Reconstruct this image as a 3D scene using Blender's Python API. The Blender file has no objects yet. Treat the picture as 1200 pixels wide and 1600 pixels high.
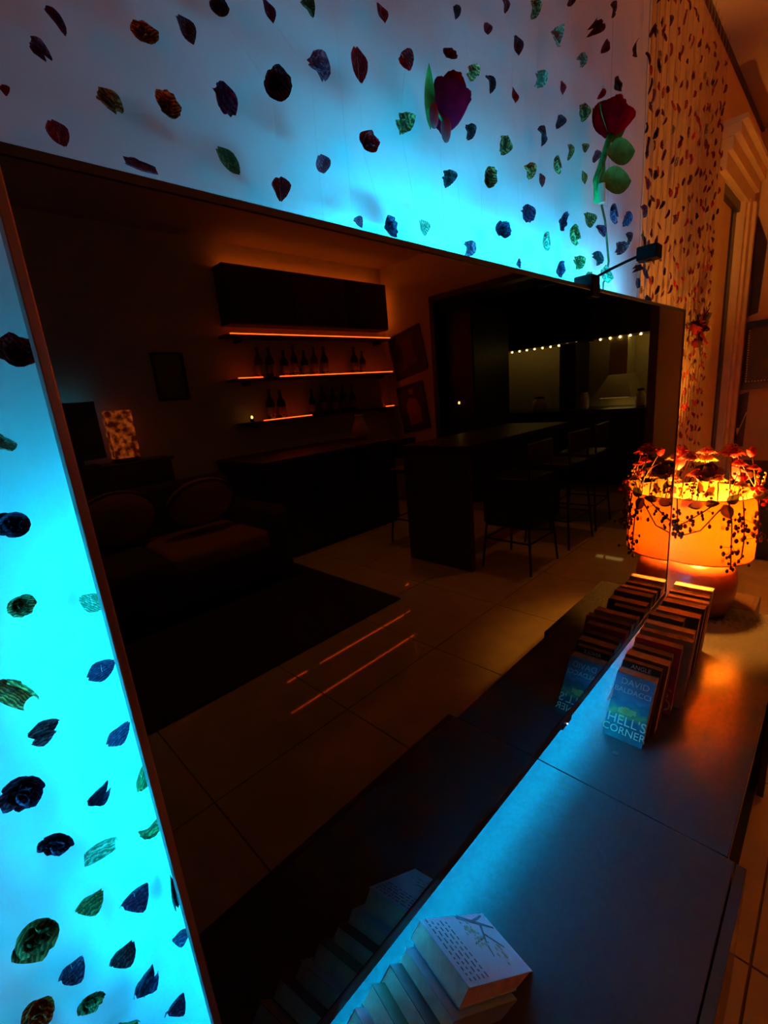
import bpy, bmesh, math, random
from mathutils import Vector, Matrix, Euler
random.seed(7)
C = bpy.context.scene
COL = C.collection
PI = math.pi

# ---------------------------------------------------------------- camera
# metres; x runs along the television, y into its wall, z up from its lower edge
camd = bpy.data.cameras.new('camera')
cam = bpy.data.objects.new('camera', camd)
COL.objects.link(cam)
camd.sensor_fit = 'AUTO'
camd.sensor_width = 36.0
camd.lens = 711.23 / 1600.0 * 36.0
camd.clip_start = 0.02
RX, RY, RZ = (0.70008502, -0.23716933, 0.67352184), (-0.70851384, -0.11339535, 0.69652683), (-0.08882056, -0.96482755, -0.24742414)
cam.matrix_world = Matrix(((RX[0], -RX[1], -RX[2], -0.06818),
                           (RY[0], -RY[1], -RY[2], -0.39347),
                           (RZ[0], -RZ[1], -RZ[2], 0.78557),
                           (0, 0, 0, 1)))
C.camera = cam

# ---------------------------------------------------------------- world, exposure
w = bpy.data.worlds.new('night')
C.world = w
w.use_nodes = True
w.node_tree.nodes['Background'].inputs[0].default_value = (0.012, 0.006, 0.003, 1)
w.node_tree.nodes['Background'].inputs[1].default_value = 1.0
C.view_settings.view_transform = 'Standard'
C.view_settings.look = 'None'
C.view_settings.gamma = 1.0
C.view_settings.use_curve_mapping = False
C.view_settings.exposure = 0.0

# light levels of the lamps in the room (each lamp is built further down)
LED_BLUE = (0.001, 0.56, 1.0)
LED_BLUE_DEEP = (0.0, 0.43, 1.0)
LED_BLUE_POWER = 200.0
LED_RED = (1.0, 0.062, 0.005)
LED_RED_POWER = 66.0
BULB = (1.0, 0.33, 0.028)
BULB_POWER = 2300.0
FILL_LIGHT = (1.0, 0.27, 0.02)  # unseen ceiling lights, added as warm fill
FILL_LIGHT_POWER = 55.0
KITCHEN = (1.0, 0.62, 0.14)

# room limits
ZF, ZCEIL = -0.50, 2.19
Y_TV, Y_PANEL, Y_WALL, Y_BACK = 0.0, 0.124, 0.19, -3.62
X_LEFT, X_RIGHT = -1.6, 4.1
ZC = -0.159            # top of the console

# ---------------------------------------------------------------- helpers
def props(o, label=None, cat=None, group=None, kind=None):
    if label: o['label'] = label
    if cat: o['category'] = cat
    if group: o['group'] = group
    if kind: o['kind'] = kind
    return o

def thing(name, label, cat, loc=(0, 0, 0), rotz=0.0, group=None):
    o = bpy.data.objects.new(name, None)
    o.empty_display_size = 0.05
    COL.objects.link(o)
    o.location = loc
    o.rotation_euler = (0, 0, rotz)
    return props(o, label, cat, group)

class MB:
    """collects shapes for ONE mesh object"""
    def __init__(s): s.bm = bmesh.new()
    def box(s, x0, x1, y0, y1, z0, z1, bev=0.0, M=None):
        g = bmesh.ops.create_cube(s.bm, size=1.0)
        T = Matrix.Translation(((x0+x1)/2, (y0+y1)/2, (z0+z1)/2)) @ Matrix.Diagonal((abs(x1-x0), abs(y1-y0), abs(z1-z0), 1))
        if M is not None: T = M @ T
        bmesh.ops.transform(s.bm, matrix=T, verts=g['verts'])
        if bev > 0:
            ed = list({e for v in g['verts'] for e in v.link_edges})
            bmesh.ops.bevel(s.bm, geom=ed, offset=bev, segments=2, affect='EDGES', profile=0.6)
        return s
    def rod(s, a, b, r, r2=None, seg=8):
        a, b = Vector(a), Vector(b)
        d = b - a
        if d.length < 1e-6: return s
        q = d.to_track_quat('Z', 'Y').to_matrix().to_4x4()
        bmesh.ops.create_cone(s.bm, cap_ends=True, segments=seg, radius1=r, radius2=r if r2 is None else r2, depth=d.length,
                              matrix=Matrix.Translation((a+b)/2) @ q)
        return s
    def path(s, pts, r, seg=6, r_end=None):
        """a smooth tube along points"""
        pts = [Vector(p) for p in pts]
        n = len(pts)
        rings = []
        up = Vector((0.13, 0.31, 0.94))
        for i, p in enumerate(pts):
            t = (pts[min(i+1, n-1)] - pts[max(i-1, 0)])
            if t.length < 1e-9: t = Vector((0, 0, 1))
            t.normalize()
            u = t.cross(up)
            if u.length < 1e-3: u = t.cross(Vector((1, 0, 0)))
            u.normalize()
            v = t.cross(u)
            rr = r if r_end is None else r + (r_end-r)*i/(n-1)
            rings.append([s.bm.verts.new(p + (u*math.cos(2*PI*k/seg) + v*math.sin(2*PI*k/seg))*rr) for k in range(seg)])
        for i in range(n-1):
            for k in range(seg):
                s.bm.faces.new((rings[i][k], rings[i][(k+1) % seg], rings[i+1][(k+1) % seg], rings[i+1][k]))
        s.bm.faces.new(rings[0][::-1]); s.bm.faces.new(rings[-1])
        return s
    def ball(s, c, r, sx=1, sy=1, sz=1, u=10, v=7, M=None):
        T = Matrix.Translation(c) @ (M or Matrix.Identity(4)) @ Matrix.Diagonal((sx, sy, sz, 1))
        bmesh.ops.create_uvsphere(s.bm, u_segments=u, v_segments=v, radius=r, matrix=T)
        return s
    def lathe(s, prof, c=(0, 0, 0), seg=32, cap=True):
        rings = []
        for (r, z) in prof:
            rings.append([s.bm.verts.new((c[0]+r*math.cos(2*PI*k/seg), c[1]+r*math.sin(2*PI*k/seg), c[2]+z)) for k in range(seg)])
        for i in range(len(prof)-1):
            for k in range(seg):
                s.bm.faces.new((rings[i][k], rings[i][(k+1) % seg], rings[i+1][(k+1) % seg], rings[i+1][k]))
        if cap:
            s.bm.faces.new(rings[0][::-1]); s.bm.faces.new(rings[-1])
        return s
    def poly(s, pts, depth=None):
        """a flat polygon, extruded along depth (a vector)"""
        vs = [s.bm.verts.new(p) for p in pts]
        f = s.bm.faces.new(vs)
        if depth is not None:
            g = bmesh.ops.extrude_face_region(s.bm, geom=[f])
            bmesh.ops.translate(s.bm, vec=depth, verts=[e for e in g['geom'] if isinstance(e, bmesh.types.BMVert)])
        return s
    def sheet(s, fn, nu, nv):
        g = [[s.bm.verts.new(fn(i/nu, j/nv)) for j in range(nv+1)] for i in range(nu+1)]
        for i in range(nu):
            for j in range(nv):
                s.bm.faces.new((g[i][j], g[i+1][j], g[i+1][j+1], g[i][j+1]))
        return s
    def mesh(s, name, m=None, smooth=False):
        bmesh.ops.recalc_face_normals(s.bm, faces=s.bm.faces[:])
        me = bpy.data.meshes.new(name)
        s.bm.to_mesh(me); s.bm.free()
        if m: me.materials.append(m)
        if smooth:
            for p in me.polygons: p.use_smooth = True
        return me
    def build(s, name, m, parent=None, smooth=False, M=None):
        o = bpy.data.objects.new(name, s.mesh(name, m, smooth))
        COL.objects.link(o)
        if parent: o.parent = parent
        if M is not None: o.matrix_local = M
        return o

def link(name, me, parent=None, M=None):
    o = bpy.data.objects.new(name, me)
    COL.objects.link(o)
    if parent: o.parent = parent
    if M is not None: o.matrix_local = M
    return o

def copy_tree(o, parent=None):
    c = o.copy(); COL.objects.link(c)
    if parent: c.parent = parent
    for ch in list(o.children): copy_tree(ch, c)
    return c

_m = {}
def mat(name, col, rough=0.6, metal=0.0, var=0.0, scale=20.0, bump=0.0, emit=None, power=0.0, spec=0.5, col2=None, trans=0.0):
    if name in _m: return _m[name]
    m = bpy.data.materials.new(name); m.use_nodes = True
    nt = m.node_tree; b = nt.nodes['Principled BSDF']
    b.inputs['Base Color'].default_value = (*col, 1)
    b.inputs['Roughness'].default_value = rough
    b.inputs['Metallic'].default_value = metal
    b.inputs['Specular IOR Level'].default_value = spec
    if emit:
        b.inputs['Emission Color'].default_value = (*emit, 1)
        b.inputs['Emission Strength'].default_value = power
    if var > 0 or bump > 0 or col2:
        tc = nt.nodes.new('ShaderNodeTexCoord')
        n = nt.nodes.new('ShaderNodeTexNoise')
        n.inputs['Scale'].default_value = scale
        n.inputs['Detail'].default_value = 5.0
        nt.links.new(tc.outputs['Object'], n.inputs['Vector'])
        if var > 0 or col2:
            r = nt.nodes.new('ShaderNodeValToRGB')
            r.color_ramp.elements[0].position = 0.35; r.color_ramp.elements[1].position = 0.68
            c2 = col2 or tuple(max(0, c*(1-var)) for c in col)
            r.color_ramp.elements[0].color = (*c2, 1)
            r.color_ramp.elements[1].color = (*col, 1)
            nt.links.new(n.outputs['Fac'], r.inputs['Fac'])
            nt.links.new(r.outputs['Color'], b.inputs['Base Color'])
        if bump > 0:
            bp = nt.nodes.new('ShaderNodeBump')
            bp.inputs['Strength'].default_value = bump
            bp.inputs['Distance'].default_value = 0.004
            nt.links.new(n.outputs['Fac'], bp.inputs['Height'])
            nt.links.new(bp.outputs['Normal'], b.inputs['Normal'])
    if trans > 0:
        out = nt.nodes['Material Output']
        t = nt.nodes.new('ShaderNodeBsdfTranslucent')
        t.inputs['Color'].default_value = (*col, 1)
        mx = nt.nodes.new('ShaderNodeMixShader'); mx.inputs[0].default_value = trans
        nt.links.new(b.outputs[0], mx.inputs[1]); nt.links.new(t.outputs[0], mx.inputs[2])
        nt.links.new(mx.outputs[0], out.inputs['Surface'])
    _m[name] = m
    return m

def glow(name, col, power):
    if name in _m: return _m[name]
    m = bpy.data.materials.new(name); m.use_nodes = True
    nt = m.node_tree; nt.nodes.clear()
    e = nt.nodes.new('ShaderNodeEmission'); o = nt.nodes.new('ShaderNodeOutputMaterial')
    e.inputs[0].default_value = (*col, 1); e.inputs[1].default_value = power
    nt.links.new(e.outputs[0], o.inputs[0])
    _m[name] = m
    return m

def text(name, s, size, m, parent, M, depth=0.0002):
    cu = bpy.data.curves.new(name, 'FONT')
    cu.body = s; cu.size = size; cu.align_x = 'CENTER'; cu.align_y = 'CENTER'; cu.extrude = depth; cu.resolution_u = 3
    tmp = bpy.data.objects.new(name, cu); COL.objects.link(tmp)
    dg = bpy.context.evaluated_depsgraph_get()
    me = bpy.data.meshes.new_from_object(tmp.evaluated_get(dg))
    bpy.data.objects.remove(tmp); bpy.data.curves.remove(cu)
    me.materials.clear(); me.materials.append(m)
    o = bpy.data.objects.new(name, me); COL.objects.link(o)
    o.parent = parent; o.matrix_local = M
    return o

ORD = ['first', 'second', 'third', 'fourth', 'fifth', 'sixth', 'seventh', 'eighth', 'ninth', 'tenth', 'eleventh', 'twelfth', 'thirteenth',
       'fourteenth', 'fifteenth', 'sixteenth', 'seventeenth', 'eighteenth', 'nineteenth', 'twentieth', 'twenty-first', 'twenty-second',
       'twenty-third', 'twenty-fourth', 'twenty-fifth', 'twenty-sixth', 'twenty-seventh', 'twenty-eighth', 'twenty-ninth', 'thirtieth',
       'thirty-first', 'thirty-second', 'thirty-third']

# ---------------------------------------------------------------- materials
M_WALL = mat('wall_plaster', (0.58, 0.45, 0.29), 0.85, bump=0.05, scale=60, var=0.04)
M_PANEL = mat('panel_white', (0.70, 0.80, 0.82), 0.8, bump=0.03, scale=40, var=0.03)
M_CEIL = mat('ceiling_paint', (0.46, 0.33, 0.20), 0.9, bump=0.08, scale=120, var=0.05)
M_TILE = mat('floor_tile', (0.60, 0.50, 0.36), 0.035, var=0.14, scale=9)
M_GROUT = mat('grout', (0.20, 0.14, 0.09), 0.9)
M_TRIM = mat('painted_trim', (0.56, 0.42, 0.28), 0.5, var=0.06)
M_BLACK = mat('black_lacquer', (0.012, 0.012, 0.013), 0.35)
M_BLKMETAL = mat('black_metal', (0.02, 0.018, 0.018), 0.4, 0.6)
M_PLASTIC = mat('black_plastic', (0.015, 0.015, 0.017), 0.42)
M_CAMBLACK = mat('camera_black', (0.006, 0.006, 0.007), 0.75, spec=0.08)
M_CONSOLE = mat('console_top', (0.050, 0.046, 0.05), 0.20, var=0.12, scale=90, bump=0.006)
M_CONSOLE_IN = mat('console_inside', (0.02, 0.018, 0.018), 0.7)
M_BEZEL = mat('bezel_metal', (0.30, 0.22, 0.19), 0.33, 0.75)
M_DARKWOOD = mat('dark_wood', (0.05, 0.024, 0.016), 0.45, var=0.4, scale=14)
M_PAGE = mat('page_block', (0.74, 0.64, 0.46), 0.85, var=0.28, scale=45, bump=0.3)
M_STRING = mat('white_thread', (0.34, 0.22, 0.15), 0.7)
M_NYLON = mat('clear_thread', (0.80, 0.82, 0.84), 0.3, trans=0.6)
M_LEAF = mat('green_leaf', (0.003, 0.52, 0.10), 0.6, var=0.45, scale=60, bump=0.2)
M_STEM = mat('green_stem', (0.03, 0.12, 0.035), 0.55, var=0.3)
M_DARKLEAF = mat('dark_leaf', (0.05, 0.035, 0.014), 0.5, var=0.5, scale=60, bump=0.2)

# the glass of the television: a black panel behind a clear glossy sheet
M_GLASS = mat('screen_glass', (0.0012, 0.0012, 0.0015), 0.012)
M_GLASS.node_tree.nodes['Principled BSDF'].inputs['IOR'].default_value = 1.72

# ---------------------------------------------------------------- setting
def structure(o): return props(o, kind='structure')

def build_setting():
    f = structure(MB().box(X_LEFT-.1, 7.2, Y_BACK-.1, Y_WALL+.1, ZF-.12, ZF-.004).build('floor', M_GROUT))
    tile = MB().box(-.2975, .2975, -.2975, .2975, -.006, 0, 0.0012).mesh('tile', M_TILE)
    x = 0.937 - 0.6*4 - .3
    while x < 4.2:
        y = -0.380 + .3
        while y > Y_BACK-.1:
            if x > X_LEFT-.2: link('tile', tile, f, Matrix.Translation((x, y, ZF)) @ Matrix.Rotation(PI/2*random.randint(0, 3), 4, 'Z'))
            y -= 0.6
        x += 0.6
    structure(MB().box(X_LEFT-.1, X_RIGHT+.1, Y_BACK-.1, Y_WALL+.1, ZCEIL, ZCEIL+.1).build('ceiling', M_CEIL))
    # wall behind the television with its door opening at the right
    dx0, dx1, dz = 3.16, 3.66, 1.70
    structure(MB().box(X_LEFT, dx0, Y_WALL, Y_WALL+.1, ZF, ZCEIL).box(dx1, X_RIGHT+.1, Y_WALL, Y_WALL+.1, ZF, ZCEIL)
              .box(dx0, dx1, Y_WALL, Y_WALL+.1, dz, ZCEIL).build('wall_front', M_WALL))
    structure(MB().box(X_LEFT, 1.66, Y_PANEL, Y_WALL, ZF, ZCEIL, .002).build('trim_1', M_PANEL))
    # dark line of the cove between wall and ceiling
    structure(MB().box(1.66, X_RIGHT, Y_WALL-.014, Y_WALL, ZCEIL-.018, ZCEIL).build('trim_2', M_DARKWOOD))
    d = structure(thing('door_1', None, None, (0, 0, 0)))
    MB().box(dx0+.01, dx1-.10, Y_WALL+.03, Y_WALL+.065, ZF, dz-.005, .002).build('door_leaf', mat('door_paint', (0.62, 0.46, 0.31), .6, var=.05), d)
    MB().box(dx1-.10, dx1, Y_WALL+.02, Y_WALL+.09, ZF, dz).box(dx0, dx1, Y_WALL+.004, Y_WALL+.03, dz-.05, dz).build('jamb_shadow', M_BLACK, d)  # jamb coloured black to stand for the shadow in the door recess
    cs = MB()
    for k, (a, b, t) in enumerate([(.0, .06, .02), (.06, .15, .034), (.15, .20, .05)]):
        cs.box(dx1+a, dx1+b, Y_WALL-t, Y_WALL, ZF, dz+.02)
    cs.build('door_casing', M_TRIM, d)
    cr = MB()
    for k, (a, b, t) in enumerate([(0, .08, .03), (.08, .14, .05), (.14, .19, .075), (.19, .215, .10)]):
        cr.box(dx0-.16, dx1+.21+t*.3, Y_WALL-t, Y_WALL, dz+a, dz+b, .004)
    cr.build('crown_molding', M_TRIM, d)
    structure(MB().box(X_LEFT-.1, X_LEFT, Y_BACK, Y_WALL+.1, ZF, ZCEIL).build('wall_left', M_WALL))
    structure(MB().box(X_LEFT-.1, X_RIGHT+.1, Y_BACK-.1, Y_BACK, ZF, ZCEIL).build('wall_back', M_WALL))
    # right wall with the wide kitchen opening
    oy0, oy1, oz = -2.86, -0.76, 1.70
    structure(MB().box(X_RIGHT, X_RIGHT+.1, Y_BACK, oy0, ZF, ZCEIL).box(X_RIGHT, X_RIGHT+.1, oy1, Y_WALL, ZF, ZCEIL)
              .box(X_RIGHT, X_RIGHT+.1, oy0, oy1, oz, ZCEIL).build('wall_right', M_WALL))
    structure(MB().box(X_RIGHT-.02, X_RIGHT+.11, oy1, oy1+.055, ZF, oz+.055).box(X_RIGHT-.02, X_RIGHT+.11, oy0-.055, oy0, ZF, oz+.055)
              .box(X_RIGHT-.02, X_RIGHT+.11, oy0, oy1, oz, oz+.055).build('trim_3', M_DARKWOOD))
    # kitchen shell
    mk = mat('kitchen_wall', (0.50, 0.42, 0.24), .7, var=.1)
    structure(MB().box(6.2, 6.3, -3.72, -.3, ZF, ZCEIL).build('wall_kitchen', mk))
    structure(MB().box(4.2, 6.3, -3.82, -3.72, ZF, ZCEIL).box(4.2, 6.3, -.4, -.3, ZF, ZCEIL).build('wall_kitchen_side', mk))
    structure(MB().box(4.2, 6.3, -3.72, -.3, ZCEIL, ZCEIL+.1).build('ceiling_kitchen', M_CEIL))
    structure(MB().box(X_LEFT, 1.6, Y_BACK, Y_BACK+.014, ZF, ZF+.09).build('baseboard_back', M_TRIM))
build_setting()

# ---------------------------------------------------------------- television
W, H = 1.70, 0.9595
def build_tv():
    t = thing('television', 'huge black wall-mounted television with glossy screen mirroring the dark room', 'television', (W/2, 0.02, 0))
    inv = Matrix.Translation((-W/2, -0.02, 0))
    def P(mb, name, m): return mb.build(name, m, t, M=inv)
    P(MB().box(.007, W-.007, 0.0008, .010, .010, H-.007), 'screen', M_GLASS)
    P(MB().box(0, .007, -.0012, .013, 0, H, .001), 'bezel', M_BEZEL)
    P(MB().box(W-.007, W, -.0012, .013, 0, H, .001), 'bezel', M_BEZEL)
    P(MB().box(.007, W-.007, -.0012, .013, H-.007, H, .001), 'bezel', M_PLASTIC)
    P(MB().box(.007, W-.007, -.0012, .013, 0, .010, .001), 'bezel', M_PLASTIC)
    P(MB().box(.006, W-.006, .010, .016, .006, H-.006).box(.16, W-.16, .016, .055, .14, .80, .01), 'back_cover', M_PLASTIC)
    P(MB().box(.55, 1.15, .055, .070, .30, .66).box(.70, .80, .070, Y_PANEL-.002, .44, .52).box(.90, 1.0, .070, Y_PANEL-.002, .44, .52), 'wall_bracket', M_BLKMETAL)
    P(MB().box(.42, 1.41, .016, .019, H-.028, H-.018), 'light_strip', glow('led_blue_top', LED_BLUE, LED_BLUE_POWER*1.05))
    P(MB().box(.044, .054, .016, .019, .17, .68), 'light_strip', glow('led_blue_side', LED_BLUE, LED_BLUE_POWER*.62))
    P(MB().box(.10, 1.62, .016, .019, .052, .062), 'light_strip', glow('led_blue_deep', LED_BLUE_DEEP, LED_BLUE_POWER*1.7))
    P(MB().box(.004, W-.004, .0, .012, -.013, -.0005, .002), 'chin', M_PLASTIC)
    s = P(MB().box(.83, .88, -.002, .014, -.017, .001, .001), 'sensor_box', M_PLASTIC)
    MB().ball((.854, -.0025, -.013), .0016).build('standby_light', glow('led_white', (.7, .85, 1), 6.0), s)
build_tv()

# a small camera on an arm standing out from the top edge of the television
def build_arm():
    t = thing('screen_camera', 'small black camera on a thin arm clipped to the television top edge', 'camera', (.955, 0, H))
    MB().box(-.022, .022, -.006, .030, .0, .022, .003).box(-.018, .018, -.008, -.002, -.020, .004, .001).build('clip', M_CAMBLACK, t)
    MB().path([(0, -.004, .016), (0, -.03, .024), (0, -.06, .031), (0, -.085, .036)], .0026).build('arm', M_CAMBLACK, t)
    hd = MB().box(-.017, .017, -.118, -.083, .024, .048, .003).build('camera_head', M_CAMBLACK, t)
    MB().rod((0, -.1, .0245), (0, -.1, .0215), .006, seg=14).build('lens', M_BLACK, hd)
build_arm()

# ---------------------------------------------------------------- strings of dried petals
def petal_fn(kind, seed):
    r = random.Random(seed)
    ph = [r.uniform(0, 6.3) for _ in range(4)]
    cup = r.uniform(.35, .85); tip = r.uniform(-.5, .7)
    def shell(u, v, L=1.0, Wd=1.0):
        t = u
        wv = (math.sin(PI*min(1, t*.93+.05))**.62) * (.86+.10*math.sin(ph[0]+5*t))
        x = (t-.5)*L + .03*math.sin(ph[1]+9*v)
        y = (v-.5)*wv*Wd*(1+.05*math.sin(ph[2]+11*t))
        s = (v-.5)*2
        z = cup*s*s*.6*wv + tip*(t-.5)**2 + .05*math.sin(ph[3]+7*t+4*v)
        return x, y, z
    mb = MB()
    if kind == 'p':
        mb.sheet(lambda u, v: shell(u, v), 7, 5)
    elif kind == 'f':
        mb.sheet(lambda u, v: (lambda p: (p[0], p[1]*.62+.10, p[2]+abs(v-.35)*.55))(shell(u, v)), 7, 4)
        mb.sheet(lambda u, v: (lambda p: (p[0]*.78-.04, p[1]*.5-.20, p[2]+.16+.25*(v-.5)))(shell(u, v)), 5, 4)
    elif kind == 'c':
        def curl(u, v):
            a = (v-.5)*4.4
            rr = .26+.10*math.sin(PI*u)
            return ((u-.5)*1.0+.05*math.sin(ph[0]+6*v), rr*math.sin(a)*1.2, .22-rr*math.cos(a)+.22*(u-.5)**2)
        mb.sheet(curl, 6, 7)
        mb.sheet(lambda u, v: (lambda p: (p[0]*.5-.2, p[1]*.7+.2, p[2]*.6+.1))(shell(u, v)), 4, 3)
    else:
        for n, sc0, tilt in ((6, .95, -.35), (5, .70, -.85)):
            for k in range(n):
                a = 2*PI*k/n + r.uniform(-.3, .3)
                q = Matrix.Rotation(a, 3, 'Z') @ Matrix.Rotation(tilt + r.uniform(-.2, .2), 3, 'Y')
                sc = sc0*r.uniform(.82, 1.05)
                def rnd(u, v):
                    w2 = math.sin(PI*min(1, u*.62+.10))**.7
                    s_ = (v-.5)*2
                    return q @ Vector((u*.50*sc*(1-.12*s_*s_) + .02*math.sin(ph[0]+k), s_*.34*w2*sc, .05+.10*u*u + .16*s_*s_*w2*sc))
                mb.sheet(rnd, 5, 4)
        mb.ball((0, 0, .12), .12, 1, 1, 1.2, 8, 6)
    return mb
PETAL_MESH = {}
COLS = {'k': (0.030, .013, .016), 'm': (0.115, .010, .018), 'r': (.36, .016, .022), 'u': (.085, .012, .045), 'v': (.26, .06, .09), 'o': (.50, .20, .05),
        'g': (.050, .095, .036), 't': (.22, .26, .19), 'b': (.26, .17, .055), 'i': (.030, .018, .050)}
COL2 = {'k': (.10, .02, .03), 'm': (.24, .03, .04), 'r': (.16, .008, .012), 'u': (.12, .022, .055), 'v': (.22, .03, .08), 'o': (.22, .055, .02),
        'g': (.10, .13, .035), 't': (.22, .22, .12), 'b': (.11, .05, .015), 'i': (.060, .035, .085)}
def petal_mat(col):
    fresh = 'petal_'+col not in _m
    m = mat('petal_'+col, COLS[col], .7, scale=7.0, col2=COL2[col], bump=.7, trans=.07, spec=.12)
    if fresh:
        nt = m.node_tree
        rp = next(n for n in nt.nodes if n.type == 'VALTORGB'); nz = next(n for n in nt.nodes if n.type == 'TEX_NOISE')
        tc = next(n for n in nt.nodes if n.type == 'TEX_COORD')
        sb = nt.nodes.new('ShaderNodeVectorMath'); sb.operation = 'DISTANCE'; sb.inputs[1].default_value = (.5, .5, .5)
        nt.links.new(tc.outputs['Generated'], sb.inputs[0])
        wv = nt.nodes.new('ShaderNodeTexWave'); wv.inputs['Scale'].default_value = 3.5; wv.inputs['Distortion'].default_value = 7.0; wv.inputs['Detail'].default_value = 3
        wv.bands_direction = 'Y'
        nt.links.new(tc.outputs['Object'], wv.inputs['Vector'])
        a = nt.nodes.new('ShaderNodeMath'); a.operation = 'MULTIPLY_ADD'; a.inputs[1].default_value = -.55
        nt.links.new(sb.outputs['Value'], a.inputs[0]); nt.links.new(nz.outputs['Fac'], a.inputs[2])
        c = nt.nodes.new('ShaderNodeMath'); c.operation = 'MULTIPLY_ADD'; c.inputs[1].default_value = .38
        nt.links.new(wv.outputs['Fac'], c.inputs[0]); nt.links.new(a.outputs[0], c.inputs[2])
        nt.links.new(c.outputs[0], rp.inputs[0])
        e = rp.color_ramp.elements
        e[0].position = .18; e[1].position = .62
        lo, hi = COLS[col], COL2[col]
        if sum(lo) > sum(hi): lo, hi = hi, lo
        e[0].color = (*[min(1, v*1.9+.01) for v in hi], 1)      # rim
        e[1].color = (*[v*.55 for v in lo], 1)
        k = e.new(.38); k.color = (*[(p+q)/2 for p, q in zip(lo, hi)], 1)
    return m

def petal_mesh(kind, var, col):
    key = (kind, var, col)
    if key not in PETAL_MESH:
        m = petal_mat(col)
        PETAL_MESH[key] = petal_fn(kind, var*17+3).mesh('petal', m, True)
    return PETAL_MESH[key]

def petal(parent, x, y, z, L, Wd, ang, kind, col, rng):
    me = petal_mesh(kind, rng.randint(0, 3), col)
    a = math.radians(ang)
    B = Matrix(((math.cos(a), -math.sin(a), 0), (0, 0, -1), (math.sin(a), math.cos(a), 0))).to_4x4()
    B = B @ Euler((rng.uniform(-.35, .35), rng.uniform(-.35, .35), 0)).to_matrix().to_4x4()
    k = (1.35 if kind == 'r' else 1.18) if x + parent.location.x < .55 else (1.12 if kind == 'r' else .92)
    L *= k; Wd *= k
    d = min(L, Wd)*(.85 if kind in 'rc' else 1.0)
    S = Matrix.Diagonal((L, Wd, d, 1))
    o = link('petal', me, parent)
    o.matrix_local = Matrix.Translation((x, y, z)) @ B @ S
    return o

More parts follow.
